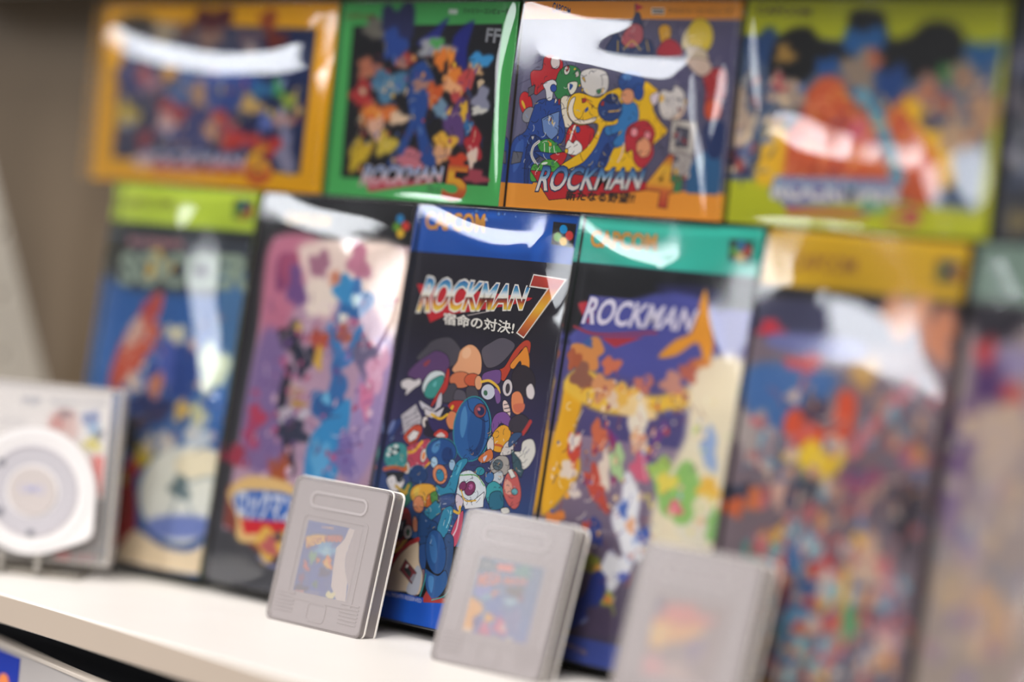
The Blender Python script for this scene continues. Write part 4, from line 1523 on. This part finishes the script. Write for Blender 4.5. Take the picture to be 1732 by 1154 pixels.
# ------------------------------------------------------------------ cartridges in frosted cases
def cartridge(key, label, label_rect):
    W, H = FRAMES[key][5:7]
    root = empty('game_cartridge', frame_matrix(key))
    tag(root, label, 'game cartridge', 'grey cartridges standing on the shelf')
    grey = mat('cartridge_grey', '#b0a9aa', 0.45, 0.4, 0.02, 900)
    # cartridge shell with stepped sides, a name panel and a thumb groove
    x0, z0, w_, h_ = 0.0018, 0.0012, W - 0.0036, H - 0.0024
    bm = bmesh.new()
    sh = [(x0 + x, z0 + z) for x, z in rounded_outline(w_, h_, 0.0024, 5)]
    add_plate(bm, sh, 0.0014, 0.0085, 0.0006)
    from_bm('shell', bm, grey, root)
    lx0, lz0, lx1, lz1 = label_rect
    bm = bmesh.new()
    fr = lambda e: [(lx0 - e + x, lz0 - e + z) for x, z in rounded_outline(lx1 - lx0 + 2 * e, lz1 - lz0 + 2 * e, 0.0016 + e * 0.3, 5)]
    add_ring(bm, fr(0.0034), fr(0.0022), 0.0009, 0.0016)
    from_bm('label_rim', bm, grey, root)
    S, texts = ink_sheet(key, W, H, 0.5)
    i0, i1 = np.searchsorted(S.x, [lx0 * 1000, lx1 * 1000])
    j0, j1 = np.searchsorted(S.z, [lz0 * 1000, lz1 * 1000])
    S2 = S
    S2.img = S.img[j0:j1 + 1, i0:i1 + 1]
    S2.x, S2.z = S.x[i0:i1 + 1], S.z[j0:j1 + 1]
    S2.nx, S2.nz = len(S2.x) - 1, len(S2.z) - 1
    o = link_mesh('paper_label', sheet_mesh('paper_label', S2), print_mat(), root)
    o.location = (0, 0.00125, 0)
    for i, (col, bold, quad, txt) in enumerate(texts):
        lettering('title_lettering', txt, quad, bold, col, -0.00120 + 0.00003 * i, root)
    bm = bmesh.new()
    pnl = [(W * 0.2 + x, H * 0.80 + z) for x, z in rounded_outline(W * 0.60, H * 0.115, 0.0036, 7)]
    pin = [(W * 0.2 + 0.0011 + x, H * 0.80 + 0.0011 + z) for x, z in rounded_outline(W * 0.60 - 0.0022, H * 0.115 - 0.0022, 0.0026, 7)]
    add_ring(bm, pnl, pin, 0.0005, 0.0016)
    from_bm('name_panel', bm, grey, root)
    for side in (W * 0.06, W * 0.74):
        bm = bmesh.new()
        for k in range(6):
            z = H * 0.075 + k * 0.0017
            add_box(bm, side, side + W * 0.19, 0.0007, 0.0016, z, z + 0.0008, 0.0002, 1)
        from_bm('grip_ridges', bm, grey, root)
    bm = bmesh.new()
    n_ = rounded_outline(W * 0.2, H * 0.13, 0.002, 4)
    add_ring(bm, [(W * 0.40 + x, H * 0.045 + z) for x, z in n_], [(W * 0.40 + 0.0008 + x, H * 0.045 + 0.0008 + z) for x, z in rounded_outline(W * 0.2 - 0.0016, H * 0.13 - 0.0016, 0.0014, 4)], 0.0009, 0.0016)
    from_bm('thumb_notch', bm, grey, root)
    # translucent case: front tray, side walls, seam lip
    case = frosted_mat('frosted_plastic', '#a9a19f', 0.70, 0.14)
    wall = frosted_mat('case_wall_plastic', '#9a9290', 0.45, 0.2)
    bm = bmesh.new()
    add_plate(bm, rounded_outline(W, H, 0.0030, 6), 0.0, 0.00055, 0.0004)
    for v in bm.verts:
        pass
    front = from_bm('case_front', bm, case, root)
    bm = bmesh.new()
    o_, i_ = rounded_outline(W, H, 0.0030, 6), [(0.0009 + x, 0.0009 + z) for x, z in rounded_outline(W - 0.0018, H - 0.0018, 0.0022, 6)]
    add_ring(bm, o_, i_, 0.00055, 0.0098)
    from_bm('case_wall', bm, wall, root)
    bm = bmesh.new()
    for y0, e in ((0.0030, 0.0005), (0.0098, 0.0006)):
        o_ = [(-e + x, -e * 0.2 + z) for x, z in rounded_outline(W + 2 * e, H + 1.2 * e, 0.0034, 6)]
        i_ = [(x, z) for x, z in rounded_outline(W, H, 0.0030, 6)]
        add_ring(bm, o_, i_, y0, y0 + 0.0007)
    from_bm('case_lip', bm, frosted_mat('case_lip_plastic', '#f4efe8', 0.15, 0.12), root)
    return root


cartridge('K1', 'grey cartridge in frosted case with a torn blue label', (0.0128, 0.0150, 0.0475, 0.0475))
cartridge('K2', 'grey cartridge in frosted case with a blue and orange label', (0.0128, 0.0150, 0.0475, 0.0475))
cartridge('K3', 'blurred grey cartridge with a pink and yellow label', (0.0128, 0.0150, 0.0475, 0.0475))
DISC_C = (0.0883, 0.0328)
HOOKS = (0.0952, 0.0772)

# ------------------------------------------------------------------ disc case with its card, the disc in front, and the clear stand
P0 = frame_matrix('P')
W, H = FRAMES['P'][5:7]
dc = empty('disc_case', P0)
tag(dc, 'clear flat case with a printed white card at the left shelf end', 'disc case')
S, texts = ink_sheet('P', W, H, 0.7)
o = link_mesh('printed_card', sheet_mesh('printed_card', S), print_mat(), dc)
o.location = (0, 0.0012, 0)
inner = bmesh.new()
add_box(inner, 0.0004, W - 0.0016, 0.0014, 0.006, 0.001, H - 0.001, 0.0002)
from_bm('card_back', inner, mat('white_card', '#e6e0dc', 0.5), dc)
for i, (col, bold, quad, txt) in enumerate(texts):
    lettering('card_lettering', txt, quad, bold, col, -0.00110, dc)
clear = frosted_mat('clear_case_plastic', '#d8d4d0', 0.82, 0.08)
edge = frosted_mat('case_edge_plastic', '#cfc8c2', 0.45, 0.1)
bm = bmesh.new()
add_box(bm, 0, W + 0.004, 0.0, 0.0006, 0, H, 0.0002)
from_bm('case_cover', bm, clear, dc)
bm = bmesh.new()
add_ring(bm, [(-0.0008, -0.0008), (W + 0.0062, -0.0008), (W + 0.0062, H + 0.0008), (-0.0008, H + 0.0008)],
         [(0.0004, 0.0004), (W + 0.0044, 0.0004), (W + 0.0044, H - 0.0004), (0.0004, H - 0.0004)], -0.0004, 0.0095)
from_bm('case_frame', bm, edge, dc)

# the disc in its white shell: round, with one lower corner drawn out
cu, cv, rr = DISC_C[0], DISC_C[1], 0.0308
dm = P0 @ Matrix.Translation((cu, -0.0052, cv))
disc = empty('cased_disc', dm)
tag(disc, 'white round-shelled small disc leaning against the clear case', 'disc')
out = []
for i in range(96):
    a = math.radians(i * 360 / 96)
    r = rr
    d = abs((math.degrees(a) - 327 + 180) % 360 - 180)
    if d < 34:
        r = min(rr * 1.17, rr / math.cos(math.radians(34 - d)))
    d = abs((math.degrees(a) - 213 + 180) % 360 - 180)
    if d < 34:
        r = min(rr * 1.17, rr / math.cos(math.radians(34 - d)))
    out.append((r * math.cos(a), r * math.sin(a)))
white = mat('disc_shell_white', '#dedada', 0.28, 0.5, 0.01, 200)
bm = bmesh.new()
add_plate(bm, out, 0.0, 0.0040, 0.0009, 3)
from_bm('shell', bm, white, disc)
circ = lambda r, n=72, cx=0, cz=0: [(cx + r * math.cos(2 * math.pi * i / n), cz + r * math.sin(2 * math.pi * i / n)) for i in range(n)]
bm = bmesh.new()
add_ring(bm, circ(0.0272), circ(0.0262), -0.0005, 0.0006)
from_bm('outer_rim', bm, white, disc)
bm = bmesh.new()
add_ring(bm, circ(0.0212), circ(0.0132), -0.0002, 0.0005)
from_bm('window_ring', bm, mat('disc_silver', '#b8b4ba', 0.22, 0.6), disc)
bm = bmesh.new()
add_ring(bm, circ(0.0222), circ(0.0214), -0.0005, 0.0005)
from_bm('inner_rim', bm, mat('disc_rim_grey', '#b4aeb4', 0.4), disc)  # thin plain grey ring line around the window
bm = bmesh.new()
add_plate(bm, circ(0.0118), -0.0008, 0.0005, 0.0003)
from_bm('hub_plate', bm, mat('disc_hub', '#bdb4b2', 0.35), disc)
for nm, (mx, mz), s in (('printed_mark', (-0.0165, 0.0125), 0.0028), ('printed_mark', (0.001, -0.0205), 0.0028), ('printed_mark', (-0.0155, -0.0115), 0.0034)):
    bm = bmesh.new()
    add_box(bm, mx - s * 0.6, mx + s * 0.6, -0.0006, 0.0003, mz - s * 0.6, mz + s * 0.6, 0.0002, 1)
    from_bm(nm, bm, mat('mark_grey', '#6a6a74', 0.5), disc)
lettering('hub_lettering', 'UMD', 
          np.array([(-0.006, 0.003), (0.006, 0.003), (0.006, -0.001), (-0.006, -0.001)]), 2, '#a8a8c8', 0.00085, disc)

# stand
st = empty('display_stand', P0 @ Matrix.Translation((0, 0, 0)))
tag(st, 'small clear plastic easel with two front hooks under the disc case', 'stand')
ac = frosted_mat('stand_acrylic', '#8c8478', 0.45, 0.1)
bm = bmesh.new()
add_box(bm, 0.004, W - 0.006, -0.008, 0.022, -0.0078, -0.0052, 0.0005)
from_bm('base', bm, ac, st)
bm = bmesh.new()
add_box(bm, 0.004, W - 0.006, 0.0102, 0.0122, -0.0052, 0.05, 0.0004)
from_bm('back_rest', bm, ac, st)
for hu in HOOKS:
    bm = bmesh.new()
    add_box(bm, hu - 0.0014, hu + 0.0014, -0.0105, -0.0085, -0.0078, 0.0035, 0.0005)
    add_box(bm, hu - 0.0014, hu + 0.0014, -0.0105, 0.002, -0.0078, -0.0050, 0.0005)
    bmesh.ops.remove_doubles(bm, verts=bm.verts, dist=1e-7)
    from_bm('hook', bm, mat('stand_hook', '#8a857e', 0.2, 0.6), st)

# ------------------------------------------------------------------ perforated end bracket on the left
cu_ = bpy.data.curves.new('end_bracket', 'CURVE')
cu_.dimensions = '2D'
cu_.fill_mode = 'BOTH'
cu_.extrude = 0.0008


def spl(pts):
    s = cu_.splines.new('POLY')
    s.points.add(len(pts) - 1)
    for p, (a, b) in zip(s.points, pts):
        p.co = (a, b, 0, 1)
    s.use_cyclic_u = True


spl([(-0.14, -0.0055), (0.049, -0.0055), (0.049, 0.064), (-0.046, 0.306 - 0.018), (-0.14, 0.306 - 0.018)])
for k in range(8):
    t = 0.0265 + 0.0327 * k
    y = 0.0133 - (t - 0.092) * 0.13 if t < 0.16 else 0.0047 - (t - 0.157) * 0.46
    spl([(y + 0.003 * math.cos(a), t + 0.003 * math.sin(a)) for a in [2 * math.pi * i / 16 for i in range(16)]])
tmp = bpy.data.objects.new('end_bracket', cu_)
COL.objects.link(tmp)
me = bpy.data.meshes.new_from_object(tmp.evaluated_get(bpy.context.evaluated_depsgraph_get()))
bpy.data.objects.remove(tmp)
br = link_mesh('end_bracket', me, mat('bracket_metal', '#e0d9ce', 0.45, 0.4, 0.02, 40))
if len(me.materials) > 1:
    me.materials.pop(index=0)
br.matrix_world = Matrix.Translation((-0.300, 0, 0)) @ Matrix(((0, 0, 1, 0), (1, 0, 0, 0), (0, 1, 0, 0), (0, 0, 0, 1)))
tag(br, 'light grey slanted metal bracket with a column of holes', 'bracket')

# ------------------------------------------------------------------ the tier below
bm = bmesh.new()
add_box(bm, -0.42, 0.75, -0.2, 0.05, -0.1515, -0.138, 0.0008)
tag(from_bm('lower_shelf', bm, mat('shelf_e2ddd8', '#e2ddd8', 0.45)), 'cream shelf board of the tier underneath, below the picture', 'shelf')
cb = empty('console_box', Matrix.Translation((-0.111, -0.102, -0.138)) @ Matrix.Rotation(math.radians(-12.9), 4, 'Z'))
tag(cb, 'grey carton with blue left panel and pale rim below the shelf', 'box')
bm = bmesh.new()
add_box(bm, -0.10, 0.19, 0.0, 0.006, 0, 0.1045, 0.0006)
from_bm('carton', bm, mat('box_grey', '#a09a98', 0.5, 0.4, 0.03, 50), cb)
bm = bmesh.new()
add_box(bm, -0.0995, -0.002, -0.0006, 0.0, 0.0005, 0.1015, 0.0001, 1)
from_bm('blue_panel', bm, mat('box_blue', '#0c2c94', 0.4), cb)
bm = bmesh.new()
add_box(bm, -0.1003, 0.1903, -0.0008, 0.0062, 0.1035, 0.1055, 0.0004, 1)
from_bm('lid_rim', bm, mat('box_rim', '#b8aea4', 0.5), cb)
bm = bmesh.new()
add_plate(bm, [(-0.016 + 0.006 * math.cos(a), 0.086 + 0.006 * math.sin(a)) for a in [2 * math.pi * i / 20 for i in range(20)]], -0.0012, -0.0006)
from_bm('orange_mark', bm, mat('box_orange', '#d87a40', 0.5), cb)
for x0, x1, hx, lb in ((-0.30, -0.02, '#0c0d16', 'black carton standing behind the grey one under the shelf'),
                       (-0.018, 0.06, '#14204c', 'dark navy carton deep under the shelf edge'),
                       (0.062, 0.16, '#4a1c12', 'dark red carton deep under the shelf edge')):
    bm = bmesh.new()
    add_box(bm, x0, x1, -0.070, 0.03, -0.138, -0.0235, 0.0006)
    tag(from_bm('carton_box', bm, mat('dark_' + hx[1:], hx, 0.6)), lb, 'box', 'dark cartons under the shelf')
